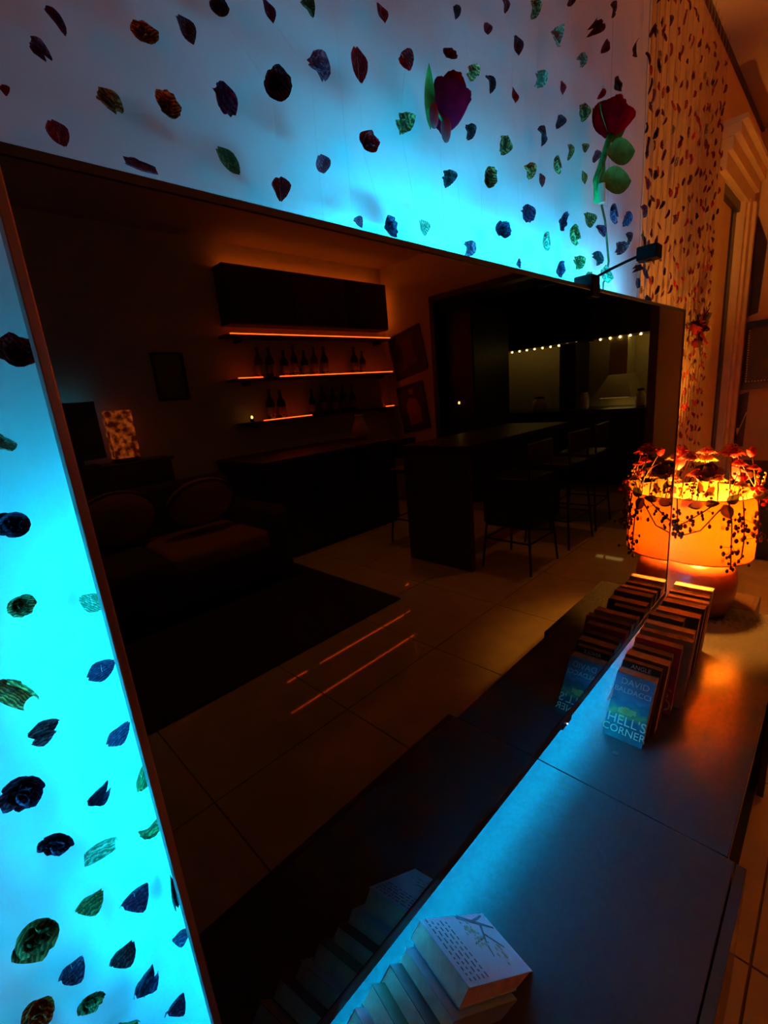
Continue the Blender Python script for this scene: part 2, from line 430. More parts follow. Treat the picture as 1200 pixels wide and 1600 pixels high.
PETALS = [
    (-0.118,0.234,23,37,-18,"ro"),(-0.103,0.325,30,34,46,"rg"),(-0.089,0.247,19,27,20,"pi"),(-0.084,0.198,20,32,32,"rg"),(-0.078,0.467,32,33,-20,"ri"),(-0.069,0.405,29,21,-51,"ri"),
    (-0.064,0.562,29,20,-60,"co"),(-0.060,0.135,23,17,-55,"pb"),(-0.060,0.315,21,24,12,"pg"),(-0.054,0.517,20,24,-7,"fm"),(-0.048,0.228,22,24,26,"pk"),(-0.042,0.637,19,19,-22,"rb"),
    (-0.040,0.359,27,18,-21,"ct"),(-0.035,0.165,24,32,35,"fi"),(-0.028,0.707,21,22,-15,"ri"),(-0.027,0.424,21,21,32,"fi"),(-0.023,0.277,25,27,24,"pu"),(-0.022,0.775,15,11,-34,"ct"),
    (-0.016,0.101,21,22,33,"pu"),(0.001,0.478,22,19,22,"pu"),(0.003,0.547,22,18,10,"pu"),(0.004,0.842,25,29,-39,"rm"),(0.007,0.349,20,21,-6,"fg"),(0.009,0.195,21,20,-25,"pu"),
    (0.010,0.617,19,17,-44,"pt"),(0.012,0.409,24,18,58,"pg"),(0.014,0.248,38,13,87,"fk"),(0.018,0.124,29,8,93,"pk"),(0.040,1.039,6,8,-69,"pr"),(0.072,1.074,13,11,-40,"fv"),
    (0.073,1.022,15,15,-68,"pr"),(0.088,1.101,15,10,-49,"pu"),(0.116,1.051,18,13,-38,"fo"),(0.133,1.009,23,8,-6,"cv"),(0.159,1.116,22,17,4,"ro"),(0.168,1.064,22,25,-13,"ro"),
    (0.203,1.142,18,21,-51,"pk"),(0.229,1.092,23,21,-55,"fu"),(0.230,1.040,25,15,-38,"pg"),(0.244,1.177,13,18,-87,"rk"),(0.293,1.028,20,20,-86,"pr"),(0.299,1.127,28,30,-65,"rk"),
    (0.306,1.200,17,16,-66,"pu"),(0.355,1.066,16,20,-58,"pv"),(0.355,1.217,15,19,-42,"pg"),(0.359,1.159,23,20,-28,"fv"),(0.405,1.008,13,16,-23,"pv"),(0.435,1.105,23,40,-62,"rr"),
    (0.440,1.198,31,21,-84,"pr"),(0.467,1.016,27,40,-81,"ri"),(0.491,1.274,18,25,-67,"pm"),(0.514,1.155,20,30,-39,"fb"),(0.536,1.236,18,29,-34,"pr"),(0.543,1.026,19,28,-60,"pt"),
    (0.606,1.106,27,31,-30,"fk"),(0.633,1.276,20,40,-73,"rm"),(0.660,1.013,25,35,-75,"fv"),(0.660,1.342,16,21,-58,"pk"),(0.677,1.189,22,29,-61,"fk"),(0.691,1.274,26,27,-13,"fo"),
    (0.721,1.128,32,40,-33,"rb"),(0.738,1.349,16,30,-69,"pm"),(0.746,1.277,28,27,-82,"pk"),(0.765,1.057,38,32,-7,"ri"),(0.777,1.197,30,38,-81,"fb"),(0.803,1.408,19,40,-66,"pm"),
    (0.829,1.288,24,36,-80,"pr"),(0.834,1.011,21,32,-70,"ri"),(0.841,1.366,30,37,-65,"pk"),(0.854,1.096,34,37,-57,"fu"),(0.864,1.172,27,40,-67,"fo"),(0.899,1.442,26,40,-62,"fb"),
    (0.926,1.174,26,29,-53,"pr"),(0.931,1.348,27,40,-63,"ft"),(0.940,1.064,31,32,-55,"ct"),(0.944,1.257,36,40,-40,"pk"),(1.000,1.295,24,40,-61,"pk"),(1.001,1.218,30,29,-39,"cb"),
    (1.005,1.441,38,40,-14,"pt"),(1.008,1.115,39,40,-27,"ri"),(1.019,1.021,35,40,-65,"ri"),(1.029,1.365,25,40,-59,"pr"),(1.063,1.259,30,30,-74,"pb"),(1.077,1.529,12,40,-55,"pk"),
    (1.084,1.098,38,40,-50,"cb"),(1.110,1.341,33,40,-57,"fb"),(1.111,1.045,34,29,-51,"fb"),(1.120,1.441,24,40,-55,"ft"),(1.129,1.223,31,31,-59,"po"),(1.144,1.287,20,28,-57,"pb"),
    (1.155,1.140,38,40,-73,"pb"),(1.171,1.517,46,34,-136,"fm"),(1.177,1.017,27,34,-50,"cb"),(1.204,1.286,27,40,-56,"pm"),(1.214,1.064,42,28,-39,"fk"),(1.230,1.419,36,24,-128,"pr"),
    (1.254,1.518,36,26,-127,"pm"),(1.255,1.135,42,29,-36,"pu"),(1.285,1.035,44,40,-58,"ct"),(1.287,1.598,29,40,-32,"pk"),(1.317,1.182,46,37,-33,"ci"),(1.330,1.464,35,40,-49,"rk"),
    (1.380,1.115,34,40,-84,"fm"),(1.412,1.190,46,36,-41,"fi"),(1.436,1.579,46,40,-129,"pk"),(1.469,1.151,41,37,-40,"pk"),(1.506,1.075,46,30,-154,"fk"),]

def garland(name_label, group, x0, y0, items, m, rad, zbot, top=ZCEIL):
    t = thing('petal_garland', name_label, 'garland', (x0, y0, top), 0, group)
    pts = [(0, 0, 0)] + [(it[0]-x0, .004, it[1]-top) for it in sorted(items, key=lambda q: -q[1])] + [(0, 0, zbot-top)]
    # keep the thread near plumb between its petals
    MB().path(pts, rad, 4).build('thread', m, t)
    rng = random.Random(int(x0*1000)+5)
    for it in items:
        petal(t, it[0]-x0, rng.uniform(-.006, .006), it[1]-top, it[2]/1000, it[3]/1000, it[4], it[5][0], it[5][1], rng)

def build_garlands():
    left = [p for p in PETALS if p[0] < .03]
    above = [p for p in PETALS if .03 <= p[0]]
    def bins(ps, wd):
        b = {}
        for p in ps: b.setdefault(int(math.floor((p[0]+1)/wd)), []).append(p)
        return [b[k] for k in sorted(b)]
    for i, ps in enumerate(bins(left, .031)):
        x0 = sum(p[0] for p in ps)/len(ps)
        garland('string of dried rose petals beside the left edge of the television, %s from the left' % ORD[i], 'petal strings left of the television',
                x0, .10, ps, M_NYLON, .00009, -.10)
    for i, ps in enumerate(bins(above, .062)):
        x0 = sum(p[0] for p in ps)/len(ps)
        garland('string of dried petals above the television on the blue-lit panel, %s from the left' % ORD[i], 'petal strings above the television',
                x0, .10, ps, M_NYLON, .00012, .55)
    # the strings over the orange-lit wall at the right
    xs = [1.571, 1.636, 1.704, 1.776, 1.826, 1.876, 1.96, 2.02, 2.077, 2.14, 2.205, 2.27, 2.33, 2.38, 2.431, 2.485, 2.539, 2.60, 2.655, 2.71]
    xs = [x if x < 1.66 else (x+.068)*1.06-.068 for x in xs]
    rng = random.Random(21)
    for i, x in enumerate(xs):
        ps = []
        z = 2.08 - rng.uniform(0, .1)
        zmin = .93 if x < 2.36 else .06
        while z > zmin:
            col = rng.choice('kmmmkrrmubkm')
            ps.append((x+rng.uniform(-.006, .006), z, rng.uniform(27, 40), rng.uniform(14, 22), rng.choice((-60, -80, 70, -45, 100, -120)), rng.choice('pppfrpc')+col))
            z -= rng.uniform(.055, .115) if z > 1.15 else rng.uniform(.045, .085)
        garland('string of dark red dried petals on the orange-lit wall, %s from the left' % ORD[i], 'petal strings on the orange-lit wall',
                x, .166 if x > 1.66 else .10, ps, M_STRING, .0010, zmin-.05)
build_garlands()

# ---------------------------------------------------------------- large flowers among the petal strings
def rose_bloom(mb, c, r, axis=(0, 0, 1), n=4, seed=1, stretch=1.15):
    rr = random.Random(seed)
    q = Vector(axis).to_track_quat('Z', 'Y').to_matrix()
    c = Vector(c)
    for ring in range(n):
        f = (ring+1)/n
        cnt = 3 + (ring > 1)
        for k in range(cnt):
            a0 = 2*PI*k/cnt + ring*.9 + rr.uniform(-.2, .2)
            span = 2*PI/cnt*1.45
            top = .93 - .30*f + rr.uniform(-.04, .04)      # the inner petals close over the heart
            lip = .20*f*f + rr.uniform(0, .05)
            def fn(u, v, f=f, a0=a0, span=span, top=top, lip=lip):
                s = 2*v-1
                th = PI*(.06 + (top-.06)*u*(1-.13*s*s))
                a = a0 + s*span/2*(.35+.65*math.sin(min(1, u*1.3)*PI/2))
                rad = (.22+.78*f)*math.sin(th)*(1+.05*s) + lip*u**4
                z = -math.cos(th)*stretch*(.86+.16*(1-f)) - lip*.35*u**6
                return c + q @ Vector((rad*r*math.cos(a), rad*r*math.sin(a), z*r))
            mb.sheet(fn, 7, 6)
    return mb

def leaf_mb(mb, a, b, wd, nrm, bend=.18):
    a, b = Vector(a), Vector(b)
    d = b-a; s = d.cross(Vector(nrm)).normalized(); n = s.cross(d).normalized()
    def fn(u, v):
        q = math.sin(PI*u**.85)**.8*wd*.5 + .0004
        sv = (v-.5)*2
        return a + d*u + s*(sv*q) + n*(bend*d.length*(u*u-u) + abs(sv)*q*.35)
    mb.sheet(fn, 8, 4)
    return mb

M_ROSE = mat('rose_velvet', (.52, .0004, .003), .9, scale=40, col2=(.24, .0004, .002), bump=.2, spec=.0)
M_TULIP = mat('tulip_velvet', (.40, .002, .022), .85, scale=40, col2=(.20, .001, .014), bump=.2, spec=.02)
def build_flowers():
    t = thing('artificial_rose', 'dark red fabric rose with green stem and leaves hung above the television', 'flower', (1.20, .06, 1.30))
    o = (1.20, .06, 1.30)
    L = lambda p: (p[0]-o[0], p[1]-o[1], p[2]-o[2])
    rose_bloom(MB(), L((1.206, .062, 1.352)), .040, (.05, -.35, .93), 4, 3, 1.05).build('bloom', M_ROSE, t, True)
    MB().path([L(p) for p in ((1.204, .064, 1.315), (1.185, .064, 1.29), (1.155, .064, 1.245), (1.128, .064, 1.21), (1.135, .064, 1.165))], .0075, 8).build('stem', M_LEAF, t, True)
    for a, b, wd in (((1.19, .066, 1.30), (1.275, .045, 1.385), .05), ((1.172, .06, 1.268), (1.268, .03, 1.288), .055), ((1.14, .06, 1.207), (1.25, .03, 1.222), .058),
                     ((1.195, .066, 1.318), (1.150, .07, 1.365), .03)):
        leaf_mb(MB(), L(a), L(b), wd, (.1, -1, .1)).build('leaf', M_LEAF, t, True)
    leaf_mb(MB(), L((1.165, .06, 1.255)), L((1.115, .06, 1.185)), .045, (.3, -1, 0)).build('sepal', M_LEAF, t, True)
    MB().rod(L((1.136, .058, 1.20)), L((1.140, .056, 1.163)), .010, .008, 8).build('pale_tie', mat('pale_ribbon', (.6, .42, .28), .6), t)
    props(MB().path([(1.259, .10, 1.196), (1.285, .10, 1.165), (1.298, .10, 1.130), (1.318, .10, 1.075), (1.300, .10, 1.030), (1.285, .10, 1.02)], .0026, 6)
          .path([(1.285, .10, 1.02), (1.285, .10, 1.0)], .0024).path([(1.30, .10, 1.2), (1.259, .10, 1.196)], .0002)
          .path([(1.30, .10, 1.2), (1.30, .10, ZCEIL)], .0002).build('flower_stalk', M_STEM, smooth=True),
          'thin curved green stalk hanging below the red fabric rose', 'stalk')
    t = thing('artificial_tulip', 'purple fabric bloom with red buds and one green leaf, above the television', 'flower', (.585, .075, 1.20))
    o = (.585, .075, 1.20)
    rose_bloom(MB(), L((.592, .072, 1.194)), .026, (.22, -.25, .93), 3, 8, 1.7).build('bloom', M_TULIP, t, True)
    leaf_mb(MB(), L((.553, .08, 1.150)), L((.545, .07, 1.222)), .018, (-.3, -1, 0)).build('leaf', M_LEAF, t, True)
    for p, r in (((.5495, .07, 1.162), .0085), ((.577, .07, 1.154), .0095)):
        MB().ball(L(p), r, .8, .8, 1.9).build('bud', mat('bud_red', (.42, .02, .03), .6), t, True)
    MB().path([L((.59, .075, 1.165)), L((.577, .072, 1.16)), L((.560, .072, 1.172)), L((.5495, .072, 1.172))], .0022).build('stem', M_STEM, t, True)
    t = thing('dried_rose', 'bunched dried dark roses on a string past the right edge of the television', 'flower', (2.60, .145, .965))
    dr = mat('dried_red', (.16, .008, .012), .8, var=.6, spec=.1)
    rose_bloom(MB(), (0, 0, 0), .034, (-.2, -.5, .8), 3, 4).build('bloom', dr, t, True)
    rose_bloom(MB(), (.05, .01, -.07), .024, (.3, -.6, -.5), 3, 5).build('bloom', dr, t, True)
    rd = random.Random(3)
    for k in range(9):
        a = rd.uniform(0, 6.28)
        e = Vector((.085*math.cos(a), rd.uniform(-.05, -.01), .085*math.sin(a)-.01))
        leaf_mb(MB(), e*.2, e, .034, (.2, -1, .2), .3).build('sepal', dr, t, True)
    for b in ((.16, -.01, .03), (.10, -.03, .06), (-.05, -.03, -.12), (.03, -.02, -.17)):
        leaf_mb(MB(), (0, 0, 0), b, .04, (.2, -1, .2)).build('leaf', M_DARKLEAF, t, True)
build_flowers()

# ---------------------------------------------------------------- console under the television
def build_console():
    yb, yf = Y_PANEL-.004, -.337
    # near unit with flush doors
    t = thing('media_console', 'long dark media console with closed doors, carrying the near row of paperbacks', 'console', (.05, -.12, ZF))
    inv = Matrix.Translation((-.05, .12, -ZF))
    def P(mb, n, m, sm=False): return mb.build(n, m, t, sm, inv)
    x0, x1 = -.95, .8525
    P(MB().box(x0, x1, yf, yb, ZC-.020, ZC, .0012), 'top_panel', M_CONSOLE)
    P(MB().box(x0, x0+.018, yf, yb, ZF+.01, ZC-.02).box(x1-.018, x1, yf, yb, ZF+.01, ZC-.02).box(x0+.018, x1-.018, yf, yb, ZF+.01, ZF+.03)
      .box(x0+.018, x1-.018, yb-.01, yb, ZF+.03, ZC-.02), 'carcass', M_CONSOLE)
    P(MB().box(x0+.03, x1-.03, yf+.03, yb-.03, ZF, ZF+.01), 'plinth', M_BLACK)
    wd = (x1-x0)/3
    for k in range(3):
        P(MB().box(x0+k*wd+.0015, x0+(k+1)*wd-.0015, yf-.019, yf-.0022, ZF+.012, ZC-.001, .001), 'door', M_CONSOLE)
    # far unit: open niche, then a door
    t = thing('media_console', 'dark media console with an open niche, carrying the lamp and far paperbacks', 'console', (1.45, -.12, ZF))
    inv = Matrix.Translation((-1.45, .12, -ZF))
    def P(mb, n, m, sm=False): return mb.build(n, m, t, sm, inv)
    x0, x1, xm = .8555, 2.045, 1.452
    yf2 = -.326
    P(MB().box(x0, x1, yf2, yb, ZC-.020, ZC, .0012), 'top_panel', M_CONSOLE)
    P(MB().box(x0, x0+.018, yf2, yb, ZF+.01, ZC-.02).box(x1-.018, x1, yf2, yb, ZF+.01, ZC-.02).box(xm-.009, xm+.009, yf2, yb, ZF+.03, ZC-.02)
      .box(x0+.018, x1-.018, yf2, yb, ZF+.01, ZF+.03).box(x0+.018, x1-.018, yb-.01, yb, ZF+.03, ZC-.02), 'carcass', M_CONSOLE)
    P(MB().box(x0+.018, xm-.009, yf2+.01, yb-.01, -.335, -.320), 'shelf', M_CONSOLE_IN)
    P(MB().box(x0+.03, x1-.03, yf2+.03, yb-.03, ZF, ZF+.01), 'plinth', M_BLACK)
    P(MB().box(xm, x1-.0015, yf2-.019, yf2-.0022, ZF+.012, ZC-.001, .001), 'door', M_CONSOLE)
    P(MB().rod((.994, -.069, ZC), (.994, -.069, ZC+.0012), .0075, seg=20), 'screw_cap', M_BLACK)
build_console()
props(MB().box(2.06, 2.24, -.225, .10, ZF, -.168, .004).box(2.075, 2.225, -.21, .085, -.1685, -.1665).build('side_box', M_DARKWOOD),
      'dark reddish wooden box standing past the far end of the console', 'box')

# ---------------------------------------------------------------- paperbacks
def book(label, group, x, y0, wd, sec, cov, rotz=0.0, page=None, spine=1, name='paperback_book', ct=.0016):
    """sec: outer-bottom, outer-top, inner-top, inner-bottom in x,z relative to (x, ZC); the width runs from y0 towards the room"""
    t = thing(name, label, 'book', (x, y0, ZC), rotz, group)
    ob, ot, it, ib = [Vector((p[0], 0, p[1])) for p in sec]
    def lerp(a, b, f): return a + (b-a)*f
    th = (ib-ob).length
    f = ct/max(th, .004)
    def slab(q, ya, yb2):
        mb = MB()
        vs = [mb.bm.verts.new((p.x, y, p.z)) for y in (ya, yb2) for p in q]
        for a in ((0, 1, 2, 3), (7, 6, 5, 4), (0, 4, 5, 1), (1, 5, 6, 2), (2, 6, 7, 3), (3, 7, 4, 0)):
            mb.bm.faces.new([vs[k] for k in a])
        return mb
    q_out = [ob, ot, lerp(ot, it, f), lerp(ob, ib, f)]
    q_in = [lerp(ib, ob, f), lerp(it, ot, f), it, ib]
    ys = -.0012 if spine > 0 else -wd+.0012
    def edge(q):   # the boards close over the pages
        return slab(q, 0, -wd)
    mb = edge(q_out); m2 = edge(q_in); m3 = slab([ob, ot, it, ib], 0 if spine > 0 else -wd, ys)
    mb.build('front_cover', cov, t); m2.build('back_cover', cov, t); m3.build('spine', cov, t)
    q_pg = [lerp(lerp(ob, ib, f), ot, .006), lerp(lerp(ot, it, f), ob, .008), lerp(lerp(it, ot, f), ib, .008), lerp(lerp(ib, ob, f), it, .006)]
    slab(q_pg, -.0012 if spine > 0 else -.002, -wd+(.0015 if spine > 0 else .0012)).build('page_block', page or M_PAGE, t)
    return t

def lean(deg, h, t):
    a = math.radians(deg)
    return [(0, .0004), (h*math.sin(a), h*math.cos(a)), (h*math.sin(a)+t, h*math.cos(a)), (t, .0004)]

def cover_frame(deg, h, wd, off=.0009):
    """frame of a leaning cover: x to the viewer's right (-y), y up the cover"""
    a = math.radians(deg)
    s, c = math.sin(a), math.cos(a)
    def M(u, v):   # u from the spine side 0..1, v from the foot 0..1
        return Matrix(((0, s, -c, s*h*v-c*off), (-1, 0, 0, -wd*u), (0, c, s, c*h*v+s*off), (0, 0, 0, 1)))
    return M

M_INK_W = mat('print_white', (.85, .85, .78), .5)
M_INK_Y = mat('print_yellow', (.80, .55, .12), .5)
M_INK_P = mat('print_pink', (.75, .35, .28), .5)
M_INK_C = mat('print_cream', (.82, .80, .55), .5)

def scenic_cover():
    m = bpy.data.materials.new('scenic_cover'); m.use_nodes = True
    nt = m.node_tree; b = nt.nodes['Principled BSDF']; b.inputs['Roughness'].default_value = .35
    tc = nt.nodes.new('ShaderNodeTexCoord'); sp = nt.nodes.new('ShaderNodeSeparateXYZ'); nt.links.new(tc.outputs['Object'], sp.inputs[0])
    n = nt.nodes.new('ShaderNodeTexNoise'); n.inputs['Scale'].default_value = 48; n.inputs['Detail'].default_value = 6
    nt.links.new(tc.outputs['Object'], n.inputs['Vector'])
    ad = nt.nodes.new('ShaderNodeMath'); ad.operation = 'MULTIPLY_ADD'; ad.inputs[1].default_value = .045
    nt.links.new(n.outputs['Fac'], ad.inputs[0]); nt.links.new(sp.outputs['Z'], ad.inputs[2])
    mr = nt.nodes.new('ShaderNodeMapRange'); mr.inputs['From Min'].default_value = .02; mr.inputs['From Max'].default_value = .158
    nt.links.new(ad.outputs[0], mr.inputs['Value'])
    r = nt.nodes.new('ShaderNodeValToRGB')
    el = r.color_ramp.elements
    el[0].position = 0; el[0].color = (.01, .05, .06, 1)
    el[1].position = 1; el[1].color = (.16, .30, .42, 1)
    for p, c in ((.20, (.02, .10, .11)), (.32, (.03, .13, .20)), (.40, (.22, .42, .10)), (.50, (.05, .22, .20)), (.58, (.04, .16, .24)), (.68, (.10, .30, .42)), (.78, (.13, .28, .40))):
        e = el.new(p); e.color = (*c, 1)
    nt.links.new(mr.outputs[0], r.inputs[0]); nt.links.new(r.outputs[0], b.inputs['Base Color'])
    return m

def print_cover():
    """pale cover whose lower right carries lines of small print"""
    m = bpy.data.materials.new('pale_cover'); m.use_nodes = True
    nt = m.node_tree; b = nt.nodes['Principled BSDF']; b.inputs['Roughness'].default_value = .38
    b.inputs['Base Color'].default_value = (.30, .58, .66, 1)
    return m

def build_books():
    G = 'far row of leaning paperbacks'
    h, d = .172, 37
    t = book('paperback with a blue landscape cover, nearest of the far leaning row', G, 1.047, -.017, .097, lean(d, h, .030), scenic_cover())
    M = cover_frame(d, h, .097)
    text('title_lettering', 'DAVID', .0235, M_INK_W, t, M(.52, .875))
    text('title_lettering', 'BALDACCI', .0192, M_INK_W, t, M(.50, .74))
    text('title_lettering', "HELL'S", .034, M_INK_C, t, M(.52, .285))
    text('title_lettering', 'CORNER', .0265, M_INK_C, t, M(.50, .135))
    hs = MB()
    for (u, v, s) in ((.33, .43, .006), (.42, .44, .008), (.52, .43, .007), (.62, .45, .006), (.45, .47, .005)):
        hs.box(-s*1.3, s*1.3, -s, s, 0, .0002, M=M(u, v))
    hs.build('cover_picture', mat('print_houses', (.55, .62, .18), .5), t)
    PG = [mat('page_brown', (.40, .27, .15), .9, var=.3, scale=45, bump=.3), M_PAGE, mat('page_grey', (.26, .20, .15), .9, var=.3, scale=45, bump=.3), mat('page_tan', (.56, .42, .25), .9, var=.3, scale=45, bump=.3)]
    specs = [  # x, lean, height, thick, y0, width, colour, label, print
        (1.085, 37, .186, .022, -.016, .099, (.035, .018, .012), 'dark brown paperback with white lettering, just behind the blue landscape cover', ('ANGLE', .016, M_INK_W, .5, .94)),
        (1.112, 36.5, .190, .036, -.014, .110, (.10, .05, .02), 'thick brown paperback with yellowed pages, third in the far leaning row', None),
        (1.166, 34, .188, .030, -.018, .104, (.018, .012, .012), 'black paperback with a thin white title, in front of the crimson book', ('ADDENDUM', .0125, M_INK_W, .55, .85)),
        (1.226, 29, .188, .028, -.012, .122, (.52, .014, .06), 'crimson paperback with yellow lettering in the far leaning row', None),
        (1.272, 28.5, .192, .026, -.012, .140, (.30, .20, .09), 'tan paperback with yellowed pages, behind the crimson book', None),
        (1.316, 29, .196, .030, -.010, .134, (.42, .36, .24), 'cream paperback, second behind the crimson book', None),
        (1.364, 31, .204, .030, -.006, .098, (.030, .016, .014), 'dark narrow paperback with a pink title, in front of the black books', ('TALES', .013, M_INK_P, .5, .9)),
        (1.412, 32.5, .204, .038, -.014, .122, (.016, .013, .014), 'thick black paperback in the middle of the far leaning row', None),
        (1.468, 34, .214, .036, -.016, .122, (.055, .022, .016), 'dark paperback with broad pale pages showing on top, fourth from the lamp', None),
        (1.522, 35, .212, .026, -.016, .122, (.20, .022, .018), 'dark red paperback with pale title, third from the lamp', ('RUN', .02, M_INK_P, .5, .9)),
        (1.562, 36, .216, .026, -.012, .120, (.07, .018, .014), 'maroon paperback, second from the lamp', ('NIGHT FALL', .0125, M_INK_P, .5, .93)),
        (1.602, 36.5, .226, .034, -.014, .118, (.50, .20, .08), 'orange-edged paperback leaning next to the lamp base', ('A MIDNIGHT', .0125, M_INK_W, .55, .92)),
    ]
    for k, (x, dg, hh, th, y0, wd, col, lab, tx) in enumerate(specs):
        cv = mat('cover_%d' % k, col, .38, var=.25, scale=30)
        b = book(lab, G, x, y0, wd, lean(dg, hh, th), cv, page=PG[k % 4])
        M = cover_frame(dg, hh, wd)
        if tx: text('title_lettering', tx[0], tx[1], tx[2], b, M(tx[3], tx[4]))
        if k == 3:
            text('title_lettering', 'S', .042, M_INK_Y, b, M(.86, .29) @ Matrix.Rotation(-.4, 4, 'Z'))
            text('title_lettering', 'O', .046, M_INK_Y, b, M(.84, .12) @ Matrix.Rotation(-.4, 4, 'Z'))
        if k == 0:   # small white ribbon of torn jacket at the spine side
            MB().poly([(0, .003, .075), (.030, .004, .105), (.034, -.004, .118), (.012, -.006, .085)], Vector((.001, 0, 0))).build('torn_corner', mat('torn_paper', (.75, .74, .72), .8), b)
    # near row: slumped against each other, tops away from the lamp
    G = 'near row of slumped paperbacks'
    near = [  # x of the foot, spread, height, thick, width, y0
        (.452, .140, .116, .036, .112, -.018, None, 'pale paperback with a tree picture lying on top of the near slumped row'),
        (.402, .130, .106, .034, .110, -.020, (.26, .48, .56), 'pale blue paperback right under the tree-picture book in the near row'),
        (.360, .122, .112, .032, .108, -.018, (.03, .025, .025), 'black paperback, third in the near slumped row from the lamp side'),
        (.318, .116, .118, .034, .110, -.016, (.05, .10, .05), 'dark green paperback, fourth in the near slumped row from the lamp side'),
        (.276, .110, .120, .032, .106, -.018, (.30, .34, .38), 'grey paperback, fifth in the near slumped row from the lamp side'),
        (.236, .104, .126, .030, .110, -.016, (.04, .03, .05), 'dark paperback, sixth in the near slumped row from the lamp side'),
        (.196, .100, .128, .034, .104, -.018, (.35, .12, .05), 'rust paperback, seventh in the near slumped row from the lamp side'),
        (.152, .094, .132, .030, .110, -.016, (.03, .03, .04), 'dark paperback, eighth in the near slumped row from the lamp side'),
        (.112, .088, .134, .032, .108, -.018, (.10, .03, .03), 'maroon paperback, last of the near slumped row'),
    ]
    for k, (x, sp, hh, th, wd, y0, col, lab) in enumerate(near):
        sec = [(0, .0004), (-sp, hh), (-sp-th*.62, hh-th*.55), (-th*1.15, .0004)]
        cv = print_cover() if col is None else mat('near_cover_%d' % k, col, .42, var=.2, scale=30)
        b = book(lab, G, x, y0, wd, sec, cv, math.radians(-10), spine=-1 if k % 2 else 1)
        if k == 0:
            n = Vector((hh, 0, sp)).normalized()
            up = Vector((-sp, 0, hh)); Lc = up.length; up.normalize()
            rt = Vector((0, 1, 0))            # top of the print looks away from the reader
            def M(u, v, off=.0009): # u across 0 at the room side .. 1 at the wall, v from the top edge 0 .. 1 at the foot
                o = Vector((-sp, -wd*(1-u), hh)) - up*(Lc*v) + n*off
                x_ = rt; y_ = up
                return Matrix(((x_.x, y_.x, n.x, o.x), (x_.y, y_.y, n.y, o.y), (x_.z, y_.z, n.z, o.z), (0, 0, 0, 1)))
            ink = mat('print_dark', (.05, .07, .10), .5)
            pr = MB(); rg = random.Random(4)
            for i in range(5):       # lines of small print next to the top edge
                u = .06
                while u < .94:
                    ln = rg.uniform(.010, .034)/wd*.3
                    pr.box(-ln*wd*.5, ln*wd*.5, -.0014, .0014, 0, .0002, M=M(min(u+ln/2, .96), .07+i*.062))
                    u += ln+.035
            pr.build('small_print', ink, b)
            tr = MB()
            for (u0, v0, u1, v1, a) in ((.98, .52, .72, .97, .0040), (.80, .80, .50, .66, .0026), (.66, .73, .40, .88, .0024), (.50, .66, .30, .62, .0016), (.86, .70, .95, .93, .003), (.60, .70, .52, .50, .0018)):
                A, B = M(u0, v0).to_translation(), M(u1, v1).to_translation()
                dd = (B-A).normalized(); sd = dd.cross(n)
                tr.poly([A+sd*a, B+sd*a*.5, B-sd*a*.5, A-sd*a], n*.0002)
            tr.build('tree_picture', mat('print_tree', (.03, .07, .09), .5), b)
            bl = MB()
            for i in range(46):
                cx, cv_ = rg.choice(((.80, .58), (.55, .58), (.36, .80), (.70, .62)))
                u, v = cx+rg.gauss(0, .07), cv_+rg.gauss(0, .05)
                s = rg.uniform(.0012, .003)
                if .03 < u < .97 and .40 < v < .97: bl.box(-s, s, -s, s, 0, .0003, M=M(u, v, .0011) @ Matrix.Rotation(rg.random()*3, 4, 'Z'))
            bl.build('blossom_picture', mat('print_blossom', (.30, .55, .36), .5, var=.5, scale=200), b)
build_books()

# ---------------------------------------------------------------- lamp with flowers
LX, LY = 1.968, -.045
def build_lamp():
    t = thing('table_lamp', 'table lamp with glowing drum shade and rounded brown base at the console end', 'lamp', (LX, LY, ZC))
    z0 = -ZC
    sh = MB()
    prof = [(.160, .325+z0), (.1655, .250+z0), (.1680, .160+z0), (.1665, .085+z0), (.1645, .085+z0), (.1660, .160+z0), (.1635, .250+z0), (.158, .325+z0), (.160, .325+z0)]
    sh.lathe(prof, seg=56, cap=False)
    ms = mat('lamp_shade', (.92, .46, .10), .75, trans=.66, bump=.12, scale=260)
    s = sh.build('lamp_shade', ms, t, True)
    for zz, rr in ((.325, .160), (.085, .1665)):
        MB().path([(rr*math.cos(a*PI/28), rr*math.sin(a*PI/28), zz+z0) for a in range(57)], .002, 6).build('shade_rim', mat('shade_rim', (.35, .12, .04), .6), s, True)
    body = mat('lamp_ceramic', (.22, .05, .02), .30, var=.2, scale=8)
    MB().lathe([(.075, 0), (.098, .008), (.118, .045), (.126, .095), (.128, .140), (.122, .178), (.104, .204), (.07, .216), (.028, .220), (.018, .226)], seg=44).build('lamp_base', body, t, True)
    MB().rod((0, 0, .22), (0, 0, .31), .012, seg=14).rod((0, 0, .31), (0, 0, .362), .018, seg=14).build('lamp_socket', mat('brass', (.5, .33, .12), .35, .9), t)
    MB().ball((0, 0, .395), .030, 1, 1, 1.15, 16, 10).build('bulb', glow('bulb_glow', BULB, BULB_POWER), t, True)
    MB().rod((-.16, 0, .40), (.16, 0, .40), .0018).rod((0, -.16, .40), (0, .16, .40), .0018).rod((0, 0, .335), (0, 0, .40), .003).build('shade_spider', M_BLKMETAL, t)
build_lamp()

